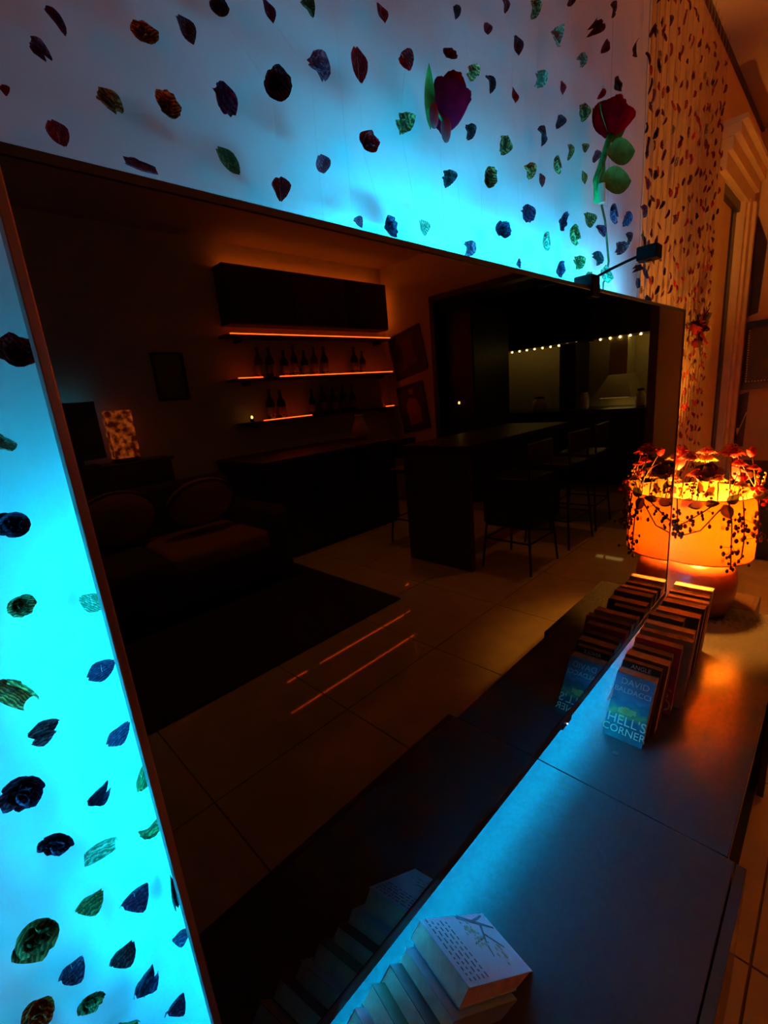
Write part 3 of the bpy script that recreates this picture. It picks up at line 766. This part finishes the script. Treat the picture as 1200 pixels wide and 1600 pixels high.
def mum(c, r, axis, hgt=.38, rings=4, n=17, seed=1):
    mb = MB(); rr = random.Random(seed)
    q = Vector(axis).to_track_quat('Z', 'Y').to_matrix(); c = Vector(c)
    for k in range(rings):
        f = 1-k/rings*.78
        for i in range(n - 2*k):
            a = 2*PI*i/(n-2*k) + k*.2 + rr.uniform(-.06, .06)
            ca, sa = math.cos(a), math.sin(a)
            w2 = .20*f*r+.002
            def fn(u, v):
                rad = r*f*(.12+.88*u)
                z = r*hgt*(k*.42+.15) + r*.22*math.sin(u*PI*.8)*hgt*2 - r*.10*u*u*(1-k*.2)
                s = (v-.5)*w2*math.sin(PI*min(.95, u*.8+.15))
                return c + q @ Vector((rad*ca - s*sa, rad*sa + s*ca, z))
            mb.sheet(fn, 3, 1)
    mb.ball(c + q @ Vector((0, 0, r*hgt*.5)), r*.55, 1, 1, .5, 10, 6)
    return mb

def build_wreath():
    t = thing('flower_garland', 'garland of artificial chrysanthemums, roses and berry vines crowning the lamp shade', 'garland', (LX, LY, .325))
    o = Vector((LX, LY, .325))
    L = lambda p: Vector(p) - o
    def rim(a, r=.158, z=.327): return Vector((LX + r*math.cos(a), LY + r*math.sin(a), z)) - o
    red = mat('mum_red', (.55, .045, .02), .7, var=.3, trans=.3); yel = mat('mum_yellow', (.80, .42, .05), .7, var=.2, trans=.35)
    pnk = mat('mum_pink', (.62, .14, .12), .7, var=.3, trans=.3); dk = mat('rose_dark', (.10, .006, .012), .7, var=.4)
    rd = mat('petal_bright_red', (.62, .012, .02), .65, var=.3, trans=.25)
    st = mat('wreath_stem', (.20, .10, .03), .6)
    blooms = [((1.86, -.127, .482), .050, red), ((1.93, -.046, .446), .040, yel), ((1.86, -.008, .462), .040, pnk), ((1.90, -.147, .440), .028, red),
              ((1.95, -.184, .420), .022, red), ((2.00, .06, .46), .040, red), ((2.08, -.02, .45), .040, pnk), ((1.845, -.10, .392), .030, yel), ((1.85, -.035, .405), .034, red), ((1.85, -.165, .375), .028, yel), ((1.845, .035, .385), .028, pnk)]
    for k, (p, r, m) in enumerate(blooms):
        c = L(p)
        mum(c, r, (c.x*.3, c.y*.3, 1), .42, 4, 17, k).build('chrysanthemum', m, t, True)
        a = math.atan2(c.y, c.x)
        MB().path([rim(a, .150, .322), (rim(a)+c)/2+Vector((0, 0, .01)), c], .0024, 6).build('stem', st, t, True)
    for k, (p, r, m) in enumerate([((1.87, -.066, .412), .040, dk), ((1.93, .050, .440), .030, rd), ((1.86, .07, .40), .034, dk), ((2.05, -.14, .39), .034, dk)]):
        c = L(p)
        rose_bloom(MB(), c, r, (c.x*2, c.y*2, .5), 3, k+30).build('rose', m, t, True)
    for k, p in enumerate([(1.95, -.173, .483), (2.0, -.12, .47), (1.88, .02, .49), (1.90, -.16, .40)]):
        c = L(p)
        b = rose_bloom(MB(), c, .014, (.1, -.1, 1), 2, k+50, 1.6).build('bud', rd, t, True)
        a = math.atan2(c.y, c.x)
        MB().path([rim(a), (rim(a)+c)/2, c], .0017, 5).build('stem', st, t, True)
    # clusters of small red blossoms at both sides
    rg = random.Random(9)
    for k, p in enumerate([(1.94, -.212, .345), (1.97, .145, .36), (1.99, -.225, .32)]):
        c = L(p); mb = MB()
        for i in range(16):
            mb.ball(c+Vector((rg.gauss(0, .022), rg.gauss(0, .014), rg.gauss(0, .013))), rg.uniform(.006, .010), 1, 1, .8, 7, 5)
        mb.build('berry_cluster', rd, t, True)
    lf = mat('wreath_leaf', (.10, .075, .02), .55, var=.5, scale=60, trans=.12)
    lo = mat('wreath_leaf_light', (.34, .20, .05), .55, var=.3, scale=60, trans=.35)
    for (a, b, wd, m) in [((1.815, -.07, .312), (1.805, -.025, .302), .030, lf), ((1.815, -.07, .315), (1.808, -.118, .322), .026, lf),
                          ((1.835, -.135, .318), (1.835, -.165, .350), .032, lf), ((1.830, -.125, .315), (1.838, -.148, .262), .038, lf),
                          ((1.835, -.06, .345), (1.840, -.02, .385), .034, lo), ((1.84, -.07, .34), (1.85, -.11, .36), .030, lo),
                          ((1.86, .05, .33), (1.84, .09, .31), .034, lf), ((1.90, .10, .33), (1.87, .12, .30), .036, lf), ((1.88, .06, .35), (1.85, .08, .39), .034, lo),
                          ((1.83, -.085, .34), (1.835, -.05, .40), .050, lo), ((1.83, -.10, .33), (1.82, -.06, .345), .036, lo), ((1.83, -.02, .335), (1.825, .02, .36), .040, lo), ((1.86, -.15, .34), (1.87, -.185, .385), .042, lo), ((1.825, -.04, .322), (1.815, .0, .300), .034, lf), ((1.84, .02, .34), (1.835, .05, .37), .028, lf), ((1.92, -.19, .33), (1.93, -.235, .34), .034, lf), ((2.0, -.2, .33), (2.02, -.24, .31), .034, lf)]:
        leaf_mb(MB(), L(a), L(b), wd, (-1, -.2, .3)).build('leaf', m, t, True)
    # little fillers: pale sprigs standing on the rim
    for k in range(22):
        a = PI + rg.uniform(-1.9, 1.9)
        b = rim(a, .158)
        e = b + Vector((rg.uniform(-.02, .02), rg.uniform(-.03, .03), rg.uniform(.03, .10)))
        mb = MB().path([b, (b+e)/2+Vector((rg.uniform(-.01, .01), rg.uniform(-.01, .01), 0)), e], .0012, 4)
        for i in range(4): mb.ball(b.lerp(e, .4+.2*i)+Vector((rg.gauss(0, .005), rg.gauss(0, .005), 0)), rg.uniform(.003, .006), 1, 1, 1, 6, 4)
        mb.build('sprig', rg.choice((yel, lo, red)), t, True)
    # hanging vines with berries
    vn = mat('vine_dark', (.055, .018, .014), .6)
    def vine(pts, nb, sd):
        r2 = random.Random(sd); mb = MB(); pts = [Vector(p)-o for p in pts]
        mb.path(pts, .0024, 5)
        for i in range(int(nb*1.7)):
            f = r2.uniform(.25, 1)*(len(pts)-1); k = min(int(f), len(pts)-2)
            p = pts[k].lerp(pts[k+1], f-k)
            e = p + Vector((r2.uniform(-.018, .002), r2.gauss(0, .014), r2.gauss(-.004, .011)))
            mb.path([p, (p+e)/2, e], .0009, 4).ball(e, r2.uniform(.0036, .0066), 1, 1, 1.5, 6, 5)
        mb.build('vine', vn, t, True)
    def srf(dy, z, r=.172):   # a point just outside the shade, dy from its axis
        return (LX - math.sqrt(max(r*r-dy*dy, 0)), LY + dy, z)
    vine([srf(-.065, .325), srf(-.03, .29), srf(.01, .255), srf(.045, .225)], 8, 1)
    vine([srf(.055, .33), srf(.050, .27), srf(.046, .225), srf(.048, .19)], 16, 2)
    vine([srf(.125, .325), srf(.09, .27), srf(.055, .21)], 8, 6)
    vine([srf(-.075, .30), srf(-.025, .22), srf(.035, .19)], 2, 9)
    vine([srf(-.095, .325), srf(-.108, .25), srf(-.112, .17), srf(-.116, .085)], 16, 3)
    vine([srf(-.13, .325), srf(-.138, .25), srf(-.142, .18), srf(-.14, .11)], 18, 4)
    vine([srf(-.165, .325, .178), srf(-.172, .25, .178), srf(-.174, .17, .178)], 16, 5)
    vine([srf(.165, .325, .178), srf(.170, .24, .178), srf(.166, .15, .178), srf(.160, .10, .178)], 18, 7)
    vine([srf(.15, .325, .176), srf(.155, .22, .176), srf(.150, .12, .176)], 16, 8)
build_wreath()

# ---------------------------------------------------------------- right wall
def framed(name, label, cat, Mw, wd, hg, fr, depth, m_frame, m_art, group=None):
    """picture hung on a wall: Mw maps x right, y up, z out of the wall"""
    t = thing(name, label, cat, Mw.to_translation(), 0, group)
    R = Mw.to_3x3().to_4x4()
    f = MB()
    f.box(-wd/2, wd/2, hg/2-fr, hg/2, 0, depth, .002).box(-wd/2, wd/2, -hg/2, -hg/2+fr, 0, depth, .002)
    f.box(-wd/2, -wd/2+fr, -hg/2+fr, hg/2-fr, 0, depth, .002).box(wd/2-fr, wd/2, -hg/2+fr, hg/2-fr, 0, depth, .002)
    f.build('frame', m_frame, t, M=R)
    MB().box(-wd/2+fr*.8, wd/2-fr*.8, -hg/2+fr*.8, hg/2-fr*.8, .002, depth*.45).build('picture', m_art, t, M=R)
    return t, R

def wallM_right(y, z, rot=0.0, x=X_RIGHT-.001):     # on the right wall, facing -x
    return Matrix(((0, 0, -1, x), (-1, 0, 0, y), (0, 1, 0, z), (0, 0, 0, 1))) @ Matrix.Rotation(rot, 4, 'Z')
def wallM_back(x, z, rot=0.0, y=Y_BACK+.001):       # on the back wall, facing +y
    return Matrix(((-1, 0, 0, x), (0, 0, 1, y), (0, 1, 0, z), (0, 0, 0, 1))) @ Matrix.Rotation(rot, 4, 'Z')

def build_right_wall():
    t, R = framed('framed_picture', 'black framed grey picture edged with pale beads, on the wall right of the door', 'picture', wallM_right(.02, .825, .02), .34, .45, .045, .03,
                  M_BLACK, mat('grey_print', (.085, .07, .065), .5, var=.4, scale=5))
    b = MB()
    for i in range(22): b.ball((-.120, -.165+i*.0157, .026), .0058, 1, 1, .6, 6, 4)
    for i in range(15): b.ball((-.120+i*.0171, -.172, .026), .0058, 1, 1, .6, 6, 4)
    b.build('bead_edge', mat('pale_bead', (.75, .68, .45), .4), t, True, R)
    m = MB(); 
    m.poly([(0, .162, 1.693), (0, .101, 1.522), (0, .112, 1.10), (0, .184, 1.077)], Vector((-.022, 0, 0)))
    props(m.build('slanted_canvas', mat('dark_canvas', (.035, .014, .012), .4, var=.5, scale=6), M=Matrix.Translation((X_RIGHT-.001, 0, 0))),
          'tall dark slanted canvas on the wall above the bead-edged picture', 'canvas')
    t = thing('poster', 'narrow black poster with a pale zigzag line, below the bead-edged picture', 'poster', (X_RIGHT-.002, .147, .38))
    MB().poly([(0, .038, .175), (0, -.034, .202), (0, -.030, -.184), (0, .040, -.19)], Vector((-.006, 0, 0))).build('sheet', M_BLACK, t)
    z = MB()
    pts = [(.037, .010), (.010, -.095), (-.010, -.020), (-.031, .06)]
    for a, b in zip(pts, pts[1:]): z.rod((-.0065, *a), (-.0065, *b), .0028, seg=5)
    z.poly([(-.006, .020, -.05), (-.006, .010, -.105), (-.006, -.002, -.05)], Vector((-.001, 0, 0)))
    z.build('zigzag_line', mat('pale_line', (.7, .6, .5), .6), t)
    t = thing('sideboard', 'low black sideboard against the wall beyond the lamp', 'sideboard', (3.87, -.18, ZF))
    MB().box(-.20, .22, -.52, .28, .02, .60, .004).build('body', M_BLACK, t)
    for k in range(2): MB().box(-.218, -.202, -.51+k*.395, -.125+k*.395, .04, .585, .002).build('door', M_BLACK, t)
    for k in range(2): MB().box(-.18, .2, -.49+k*.70, -.45+k*.70, 0, .02).build('foot', M_BLACK, t)
    props(MB().path([(3.955, Y_WALL-.004, 1.95), (3.93, Y_WALL-.004, 1.6), (3.86, Y_WALL-.055, 1.25), (3.852, Y_WALL-.055, .8), (3.85, Y_WALL-.055, .1)], .003, 5)
          .build('cable', M_DARKWOOD, smooth=True), 'thin dark cable running down beside the door casing', 'cable')
build_right_wall()

# ---------------------------------------------------------------- bar shelves on the back wall (seen mirrored in the screen)
def build_bar():
    g = glow('led_red', LED_RED, LED_RED_POWER)
    for k, (x0, x1, z, segs) in enumerate([(1.98, 4.04, 1.405, [(2.02, 4.02)]), (2.0, 4.04, 1.03, [(2.03, 2.28), (2.46, 4.02)]), (2.02, 4.04, .64, [(2.22, 2.78), (3.86, 4.0)])]):
        t = thing('wall_shelf', ['top', 'middle', 'lowest'][k] + ' dark wall shelf with an orange light strip, mirrored in the television', 'shelf', ((x0+x1)/2, Y_BACK, z))
        xm = (x0+x1)/2
        MB().box(x0-xm, x1-xm, .001, .15, -.012, .012, .002).build('board', M_DARKWOOD, t)
        for a, b in segs:
            MB().box(a-xm, b-xm, .148, .153, .014, .021).build('light_strip', g, t)
        for a in (x0+.15, x1-.15): MB().box(a-xm-.01, a-xm+.01, .001, .12, -.05, -.012).build('bracket', M_BLKMETAL, t)
    t = thing('wall_cabinet', 'black wall cabinet above the lit bar shelves, mirrored in the television', 'cabinet', (3.03, Y_BACK, 1.50))
    MB().box(-1.0, .95, .001, .17, 0, .48, .003).build('body', M_BLACK, t)
    g2 = glow('led_amber', (1.0, .15, .010), LED_RED_POWER*1.2)
    MB().box(-.95, .93, .08, .09, .481, .492).build('light_strip', g2, t)
    MB().box(.951, .957, .06, .075, .02, .46).build('light_strip', g2, t)
    for a, b in ((-.995, -.335), (-.325, .325), (.335, .945)):
        d = MB().box(a, b, .171, .186, .006, .474, .002).build('door', M_BLACK if a != -.325 else mat('door_dark_red', (.05, .008, .006), .4), t)  # middle door is dark red
        MB().box((a+b)/2-.04, (a+b)/2+.04, .186, .192, .03, .036).build('handle', M_BLKMETAL, d)
    # side panel of the unit
    # bottles on the shelves
    rg = random.Random(11)
    cols = [(.012, .02, .012), (.05, .015, .006), (.02, .02, .025), (.09, .03, .01), (.015, .03, .02)]
    def bottle(x, z, h, r, col, label, first=None):
        t = thing('bottle', label, 'bottle', (x, Y_BACK+.075, z), 0, 'bottles on the lit bar shelves')
        MB().lathe([(r*.9, 0), (r, .008), (r, h*.55), (r*.85, h*.63), (r*.36, h*.74), (r*.32, h*.93), (r*.40, h*.94), (r*.40, h)], seg=14).build('glass', mat('bottle_%d' % cols.index(col), col, .12), t, True)
        MB().lathe([(r*1.01, h*.14), (r*1.01, h*.42)], seg=14, cap=False).build('label_band', mat('bottle_label', (.28, .20, .11), .6), t)
    for k, (z, xs) in enumerate([(1.042, [2.30, 2.42, 2.58, 2.70, 2.82, 2.95, 3.08, 3.5, 3.62]), (.652, [2.36, 2.48, 2.86, 3.0, 3.14, 3.28, 3.42])]):
        for i, x in enumerate(xs):
            bottle(x, z, rg.uniform(.24, .31), rg.uniform(.034, .044), cols[rg.randint(0, 4)],
                   'dark bottle %s the %s bar shelf mirrored in the screen, %s from its %s' % ('on', ['middle', 'lowest'][k], ORD[min(i, len(xs)-1-i)], 'left' if i <= len(xs)-1-i else 'right'))
    # small flame-coloured lamps on the bar
    t = thing('tea_light', 'tiny glowing tea light at the left end of the lowest bar shelf', 'candle', (2.13, Y_BACK+.10, .652))
    MB().lathe([(.018, 0), (.02, .03), (.017, .032)], seg=14).build('cup', M_BLACK, t)
    MB().ball((0, 0, .045), .010, 1, 1, 1.5).build('flame', glow('flame', (1, .55, .1), 40), t, True)
    # framed photo on the top shelf's foot and statuette
    t = thing('statuette', 'pale triangular statuette on the lowest bar shelf by its right end', 'ornament', (3.83, Y_BACK+.08, .652))
    MB().lathe([(.055, 0), (.06, .02), (.03, .10), (.05, .18), (.035, .26), (.015, .31)], seg=16).build('figure', mat('ornament_tan', (.62, .36, .20), .5), t, True)
    t = thing('vase', 'tan vase on the bar cabinet below the lowest shelf', 'vase', (3.22, -3.25, .354))
    MB().lathe([(.05, 0), (.085, .05), (.09, .12), (.05, .2), (.04, .24), (.055, .26)], seg=20).build('body', mat('vase_tan', (.55, .30, .16), .45), t, True)
    # base cabinet
    t = thing('bar_cabinet', 'long black bar cabinet below the lit shelves, mirrored in the television', 'cabinet', (2.56, -3.20, ZF))
    MB().box(-.78, .72, -.40, .36, .03, .82, .004).build('body', M_BLACK, t)
    MB().box(-.80, .74, -.41, .385, .82, .853, .003).build('worktop', M_DARKWOOD, t)
    for k in range(3):
        d = MB().box(-.775+k*.498, -.285+k*.498, .361, .378, .05, .81, .002).build('door', M_BLACK, t)
        MB().box(-.33+k*.498, -.32+k*.498, .378, .388, .40, .58).build('handle', M_BLKMETAL, d)
    # tilted posters on the side wall
    for lab, y, z, rot, wd, hg, c1, c2 in [('upper dark tilted poster on the side wall beside the bar shelves', -3.28, 1.23, -.20, .50, .50, (.05, .02, .015), (.10, .03, .015)),
                                           ('lower tilted poster with orange figures on the side wall beside the bar shelves', -3.25, .615, -.16, .42, .54, (.10, .03, .02), (.42, .13, .06))]:
        t, R = framed('tilted_poster', lab, 'poster', wallM_right(y, z, rot), wd, hg, .018, .014, M_DARKWOOD, mat('poster_ground_%d' % int(z*10), c1, .6, col2=tuple(v*.5 for v in c1), scale=6))
        a = MB()
        if z < 1:
            a.poly([(-.10, -.18, .008), (.08, -.20, .008), (.10, .02, .008), (.04, .12, .008), (-.06, .10, .008), (-.12, -.02, .008)], Vector((0, 0, .001)))
            a.poly([(-.05, .14, .008), (.02, .16, .008), (.03, .21, .008), (-.04, .22, .008)], Vector((0, 0, .001)))
        else:
            a.poly([(-.12, -.12, .008), (.10, -.16, .008), (.06, .14, .008), (-.08, .16, .008)], Vector((0, 0, .001)))
        a.build('poster_figure', mat('poster_figure_%d' % int(z*10), c2, .6), t, M=R)
build_bar()

# ---------------------------------------------------------------- left part of the room: sofa, rug, dark monitor
def build_lounge():
    t = thing('rug', 'dark charcoal rug on the tiled floor, mirrored in the television', 'rug', (.68, -2.20, ZF))
    MB().box(-1.2, 1.18, -1.12, .68, .001, .012, .004).build('pile', mat('rug_pile', (.018, .018, .022), .95, bump=.6, scale=300), t)
    fab = mat('sofa_fabric', (.05, .042, .05), .95, var=.3, bump=.3, scale=200)
    cush = mat('cushion_fabric', (.34, .15, .085), .95, var=.2, bump=.3, scale=160)
    t = thing('sofa', 'long dark sofa behind the rug, mirrored in the television', 'sofa', (.50, -2.86, ZF+.0125))
    MB().box(-1.12, 1.12, -.44, .40, .07, .28, .02).build('frame', fab, t)
    MB().box(-1.12, 1.12, -.46, -.26, .24, .78, .06).build('backrest', fab, t, True)
    for s in (-1, 1): MB().box(s*1.12-.09, s*1.12+.09, -.44, .40, .07, .56, .05).build('armrest', fab, t, True)
    for k in range(3): MB().box(-1.02+k*.683, -.345+k*.683, -.26, .42, .28, .42, .04).build('seat_cushion', cush if k == 2 else fab, t, True)
    for sx in (-1, 1):
        for sy in (-.38, .34): MB().rod((sx*1.05, sy, .07), (sx*1.05, sy, 0), .02, .014).build('leg', M_BLKMETAL, t)
    for k, (x, y, r) in enumerate([(.72, -2.98, -.30), (1.24, -2.84, -.5)]):
        t = thing('cushion', ['brown cushion leaning on the sofa backrest', 'brown cushion lying at the end of the sofa by the bar'][k], 'cushion', (x, y, -.055 + .015*k), 0, 'sofa cushions')
        MB().ball((0, 0, .20), .22, 1.15, .36, .92, 14, 10, Matrix.Rotation(r, 4, 'X')).build('cover', cush, t, True)
        MB().path([(.25*math.cos(a*PI/16), .02, .20+.20*math.sin(a*PI/16)) for a in range(33)], .006, 5).build('piping', fab, t, M=Matrix.Translation((0, 0, .2)) @ Matrix.Rotation(r, 4, 'X') @ Matrix.Translation((0, 0, -.2)))
    t = thing('monitor', 'dark screen with blue glow on its upper edge at the back wall', 'monitor', (.70, Y_BACK+.13, .47))
    MB().box(-.17, .17, -.012, .012, .05, .46, .004).build('panel', M_BLACK, t)
    MB().box(-.02, .02, -.04, -.012, 0, .2).box(-.11, .11, -.09, .07, 0, .012, .003).build('stand', M_PLASTIC, t)
    MB().box(-.15, .15, -.022, -.014, .445, .453).build('light_strip', glow('led_blue_dim', (.03, .5, 1.0), 45), t)
    t = thing('glow_lamp', 'rough textured block lamp glowing deep orange beside the dark monitor', 'lamp', (1.0, Y_BACK+.13, .47))
    m = mat('salt_block', (.9, .30, .10), .8, bump=1.0, scale=24)
    nt = m.node_tree; bs = nt.nodes['Principled BSDF']
    tc = nt.nodes.new('ShaderNodeTexCoord'); vo = nt.nodes.new('ShaderNodeTexNoise'); vo.inputs['Scale'].default_value = 26; vo.inputs['Detail'].default_value = 7
    nt.links.new(tc.outputs['Object'], vo.inputs['Vector'])
    rp = nt.nodes.new('ShaderNodeValToRGB'); rp.color_ramp.elements[0].position = .42; rp.color_ramp.elements[0].color = (.06, .004, .0, 1)
    rp.color_ramp.elements[1].position = .66; rp.color_ramp.elements[1].color = (1, .16, .02, 1)
    nt.links.new(vo.outputs['Fac'], rp.inputs[0]); nt.links.new(rp.outputs[0], bs.inputs['Emission Color']); bs.inputs['Emission Strength'].default_value = 3.0
    mb = MB(); rg = random.Random(6)
    bmesh.ops.create_grid(mb.bm, x_segments=1, y_segments=1, size=.001)
    bmesh.ops.delete(mb.bm, geom=mb.bm.verts[:], context='VERTS')
    mb.box(-.085, .085, -.05, .05, .03, .38, .012)
    bmesh.ops.subdivide_edges(mb.bm, edges=mb.bm.edges[:], cuts=4, use_grid_fill=True)
    for v in mb.bm.verts: v.co += Vector((rg.gauss(0, .004), rg.gauss(0, .004), rg.gauss(0, .003)))
    mb.build('block', m, t, True)
    MB().lathe([(.09, 0), (.10, .012), (.085, .03)], seg=20).build('base', M_DARKWOOD, t)
    t = thing('low_cabinet', 'black low cabinet carrying the dark monitor and the orange textured lamp', 'cabinet', (.66, Y_BACK+.28, ZF))
    MB().box(-.80, .62, -.26, -.02, .04, .95, .004).build('body', M_BLACK, t)
    MB().box(-.82, .64, -.27, .0, .95, .97, .003).build('top_panel', M_BLACK, t)
    for k in range(2): MB().box(-.79+k*.71, -.09+k*.69, -.019, -.006, .06, .94, .002).build('door', M_BLACK, t)
    MB().box(-.7, .5, -.22, -.06, 0, .04).build('plinth', M_BLACK, t)
    framed('framed_picture', 'olive framed picture on the back wall between the monitor and the bar', 'picture', wallM_back(1.50, 1.09), .26, .38, .02, .02, M_BLKMETAL,
           mat('olive_print', (.20, .15, .04), .6, var=.5, scale=8))
build_lounge()

# ---------------------------------------------------------------- breakfast counter, stools, kitchen (mirrored in the screen)
def build_kitchen():
    t = thing('breakfast_counter', 'dark breakfast counter with a slab end panel, mirrored in the television', 'counter', (3.35, -1.68, ZF))
    MB().box(-.87, .73, -.30, .30, .86, .905, .003).build('worktop', M_BLACK, t)
    MB().box(-.87, -.825, -.295, .295, 0, .86, .003).build('end_panel', M_DARKWOOD, t)
    MB().box(.18, .72, -.28, .22, .03, .86, .003).build('cupboard', M_BLACK, t)
    MB().box(.20, .70, -.26, .18, 0, .03).build('plinth', M_BLACK, t)
    s0 = None
    for k, (x, y, rz, lab) in enumerate([(2.83, -1.20, 0, 'black metal bar stool nearest the counter end panel'), (3.45, -1.19, .05, 'black metal bar stool, middle one in front of the counter'),
                                         (3.98, -1.22, -.06, 'black metal bar stool in front of the cupboard by the kitchen'), (2.90, -2.20, PI, 'black metal bar stool behind the counter')]):
        if s0 is None:
            s0 = thing('bar_stool', lab, 'stool', (x, y, ZF), rz, 'bar stools at the counter')
            MB().box(-.18, .18, -.17, .17, .63, .665, .012).build('seat', M_BLACK, s0, True)
            bk = MB().box(-.17, .17, .150, .172, .74, .90, .010)
            bk.build('backrest', M_BLACK, s0, True)
            for sx in (-1, 1):
                MB().rod((sx*.15, .155, .64), (sx*.15, .165, .80), .008).build('back_post', M_BLKMETAL, s0)
                for sy in (-1, 1):
                    MB().rod((sx*.15, sy*.14, .635), (sx*.205, sy*.19, 0), .0095, .008).build('leg', M_BLKMETAL, s0)
            fr = MB(); q = [(-.187, -.173), (.187, -.173), (.187, .173), (-.187, .173)]
            for a, b in zip(q, q[1:]+q[:1]): fr.rod((*a, .22), (*b, .22), .007)
            fr.build('foot_rail', M_BLKMETAL, s0)
        else:
            c = copy_tree(s0); c.location = (x, y, ZF); c.rotation_euler.z = rz; c['label'] = lab
    t = thing('tall_cabinet', 'tall black kitchen cabinet just inside the kitchen opening', 'cabinet', (4.56, -2.90, ZF))
    MB().box(-.32, .40, -.55, .42, .05, 2.1, .004).build('body', M_BLACK, t)
    for k in range(2): MB().box(-.338, -.322, -.54+k*.48, -.075+k*.485, .06, 2.09, .003).build('door', M_BLACK, t)
    MB().box(-.28, .38, -.5, .4, 0, .05).build('plinth', M_BLACK, t)
    MB().ball((-.342, .22, 1.13), .010, 1, 1, 1.4).build('indicator', glow('flame', (1, .55, .1), 40), t)
    t = thing('kitchen_units', 'black kitchen base units with dark worktop along the far kitchen wall', 'cabinet', (5.90, -2.0, ZF))
    MB().box(-.28, .29, -1.70, 1.56, .06, .86, .003).build('carcass', M_BLACK, t)
    MB().box(-.31, .295, -1.71, 1.57, .86, .90, .003).build('worktop', M_BLACK, t)
    for k in range(6): MB().box(-.297, -.281, -1.69+k*.542, -1.155+k*.542, .07, .85, .002).build('door', M_BLACK, t)
    MB().box(-.24, .28, -1.68, 1.54, 0, .06).build('plinth', M_BLACK, t)
    for k, (a, b, lab) in enumerate([(-3.6, -1.98, 'black kitchen wall cabinets left of the cooker hood'), (-1.88, -.45, 'black kitchen wall cabinets above the cooker hood')]):
        t = thing('kitchen_wall_units', lab, 'cabinet', (6.03, (a+b)/2, 1.21))
        h = (b-a)/2
        MB().box(-.14, .168, -h, h, 0, .75, .003).build('carcass', M_BLACK, t)
        n = 3 if k == 0 else 2
        for i in range(n): MB().box(-.157, -.141, -h+i*2*h/n+.003, -h+(i+1)*2*h/n-.003, .003, .747, .002).build('door', M_BLACK, t)
        nb = int(2*h/.11)
        bl = MB()
        for i in range(nb): bl.ball((-.12, -h+.08+i*.11, -.012), .011, 1, 1, .9, 8, 6)
        bl.build('bulb_row', glow('kitchen_bulb', KITCHEN, 105), t)
    t = thing('cooker_hood', 'pale cooker hood with a flared skirt on the kitchen wall', 'hood', (6.0, -1.59, .52))
    hm = mat('hood_steel', (.55, .48, .30), .4, .3)
    MB().box(-.09, .19, -.10, .10, .26, .688, .003).build('chimney', hm, t)
    sk = MB()
    for z0, z1, a0, a1 in ((0, .26, .22, .10),):
        vs = [sk.bm.verts.new(p) for p in ((-.30, -a0, z0), (.19, -a0, z0), (.19, a0, z0), (-.30, a0, z0), (-.09, -a1, z1), (.19, -a1, z1), (.19, a1, z1), (-.09, a1, z1))]
        for f in ((0, 1, 2, 3), (4, 7, 6, 5), (0, 4, 5, 1), (1, 5, 6, 2), (2, 6, 7, 3), (3, 7, 4, 0)): sk.bm.faces.new([vs[i] for i in f])
    sk.build('skirt', hm, t)
    MB().box(-.2, .1, -.16, .16, -.006, .001).build('hood_light', glow('kitchen_bulb2', KITCHEN, 3), t)
    t = thing('larder_unit', 'narrow black unit standing on the far kitchen worktop between the lit bays', 'cabinet', (5.98, -2.13, .402))
    MB().box(-.20, .20, -.11, .10, 0, .80, .003).build('body', M_BLACK, t)
    MB().box(-.216, -.201, -.105, .095, .01, .79, .002).build('door', M_BLACK, t)
    for k, (y, h, r, lab) in enumerate([(-1.93, .20, .05, 'pale kitchen jar on the far worktop, left of the hood'), (-1.30, .18, .05, 'pale kitchen jar on the far worktop, right of the hood'),
                                        (-2.52, .16, .09, 'pale kitchen pot at the left of the far worktop')]):
        t = thing('kitchen_jar', lab, 'jar', (5.80, y, .40), 0, 'jars on the kitchen worktop')
        MB().lathe([(r*.8, .001), (r, .02), (r, h*.8), (r*.7, h*.9), (r*.7, h)], seg=18).build('body', mat('jar_cream', (.75, .66, .45), .3), t, True)
        MB().lathe([(r*.72, h), (r*.74, h+.02), (.01, h+.028)], seg=18).build('lid', M_DARKWOOD, t, True)
build_kitchen()

# ---------------------------------------------------------------- warm ceiling lights out of view, added to brighten the room
def build_fill_lights():
    for k, (x, y) in enumerate([(-.3, -2.42), (1.3, -2.45), (3.1, -1.0), (3.0, -2.4)]):
        t = thing('fill_downlight', 'added unseen warm ceiling light over the ' + ['left end of the rug', 'right half of the rug', 'bar stools at the counter', 'floor behind the counter'][k], 'light', (x, y, ZCEIL), 0, 'added ceiling fill lights')
        MB().lathe([(.045, -.001), (.060, -.001), (.060, -.010), (.042, -.014), (.040, -.004)], seg=24, cap=False).build('rim', M_BLKMETAL, t, True)
        MB().rod((0, 0, -.001), (0, 0, -.004), .041, seg=20).build('diffuser', glow('fill_glow', FILL_LIGHT, 8), t)
        l = bpy.data.lights.new('fill_lamp', 'SPOT'); l.color = FILL_LIGHT; l.energy = FILL_LIGHT_POWER; l.spot_size = 1.55; l.spot_blend = 1.0; l.shadow_soft_size = .06
        o = bpy.data.objects.new('fill_lamp', l); COL.objects.link(o); o.parent = t; o.location = (0, 0, -.03)
build_fill_lights()
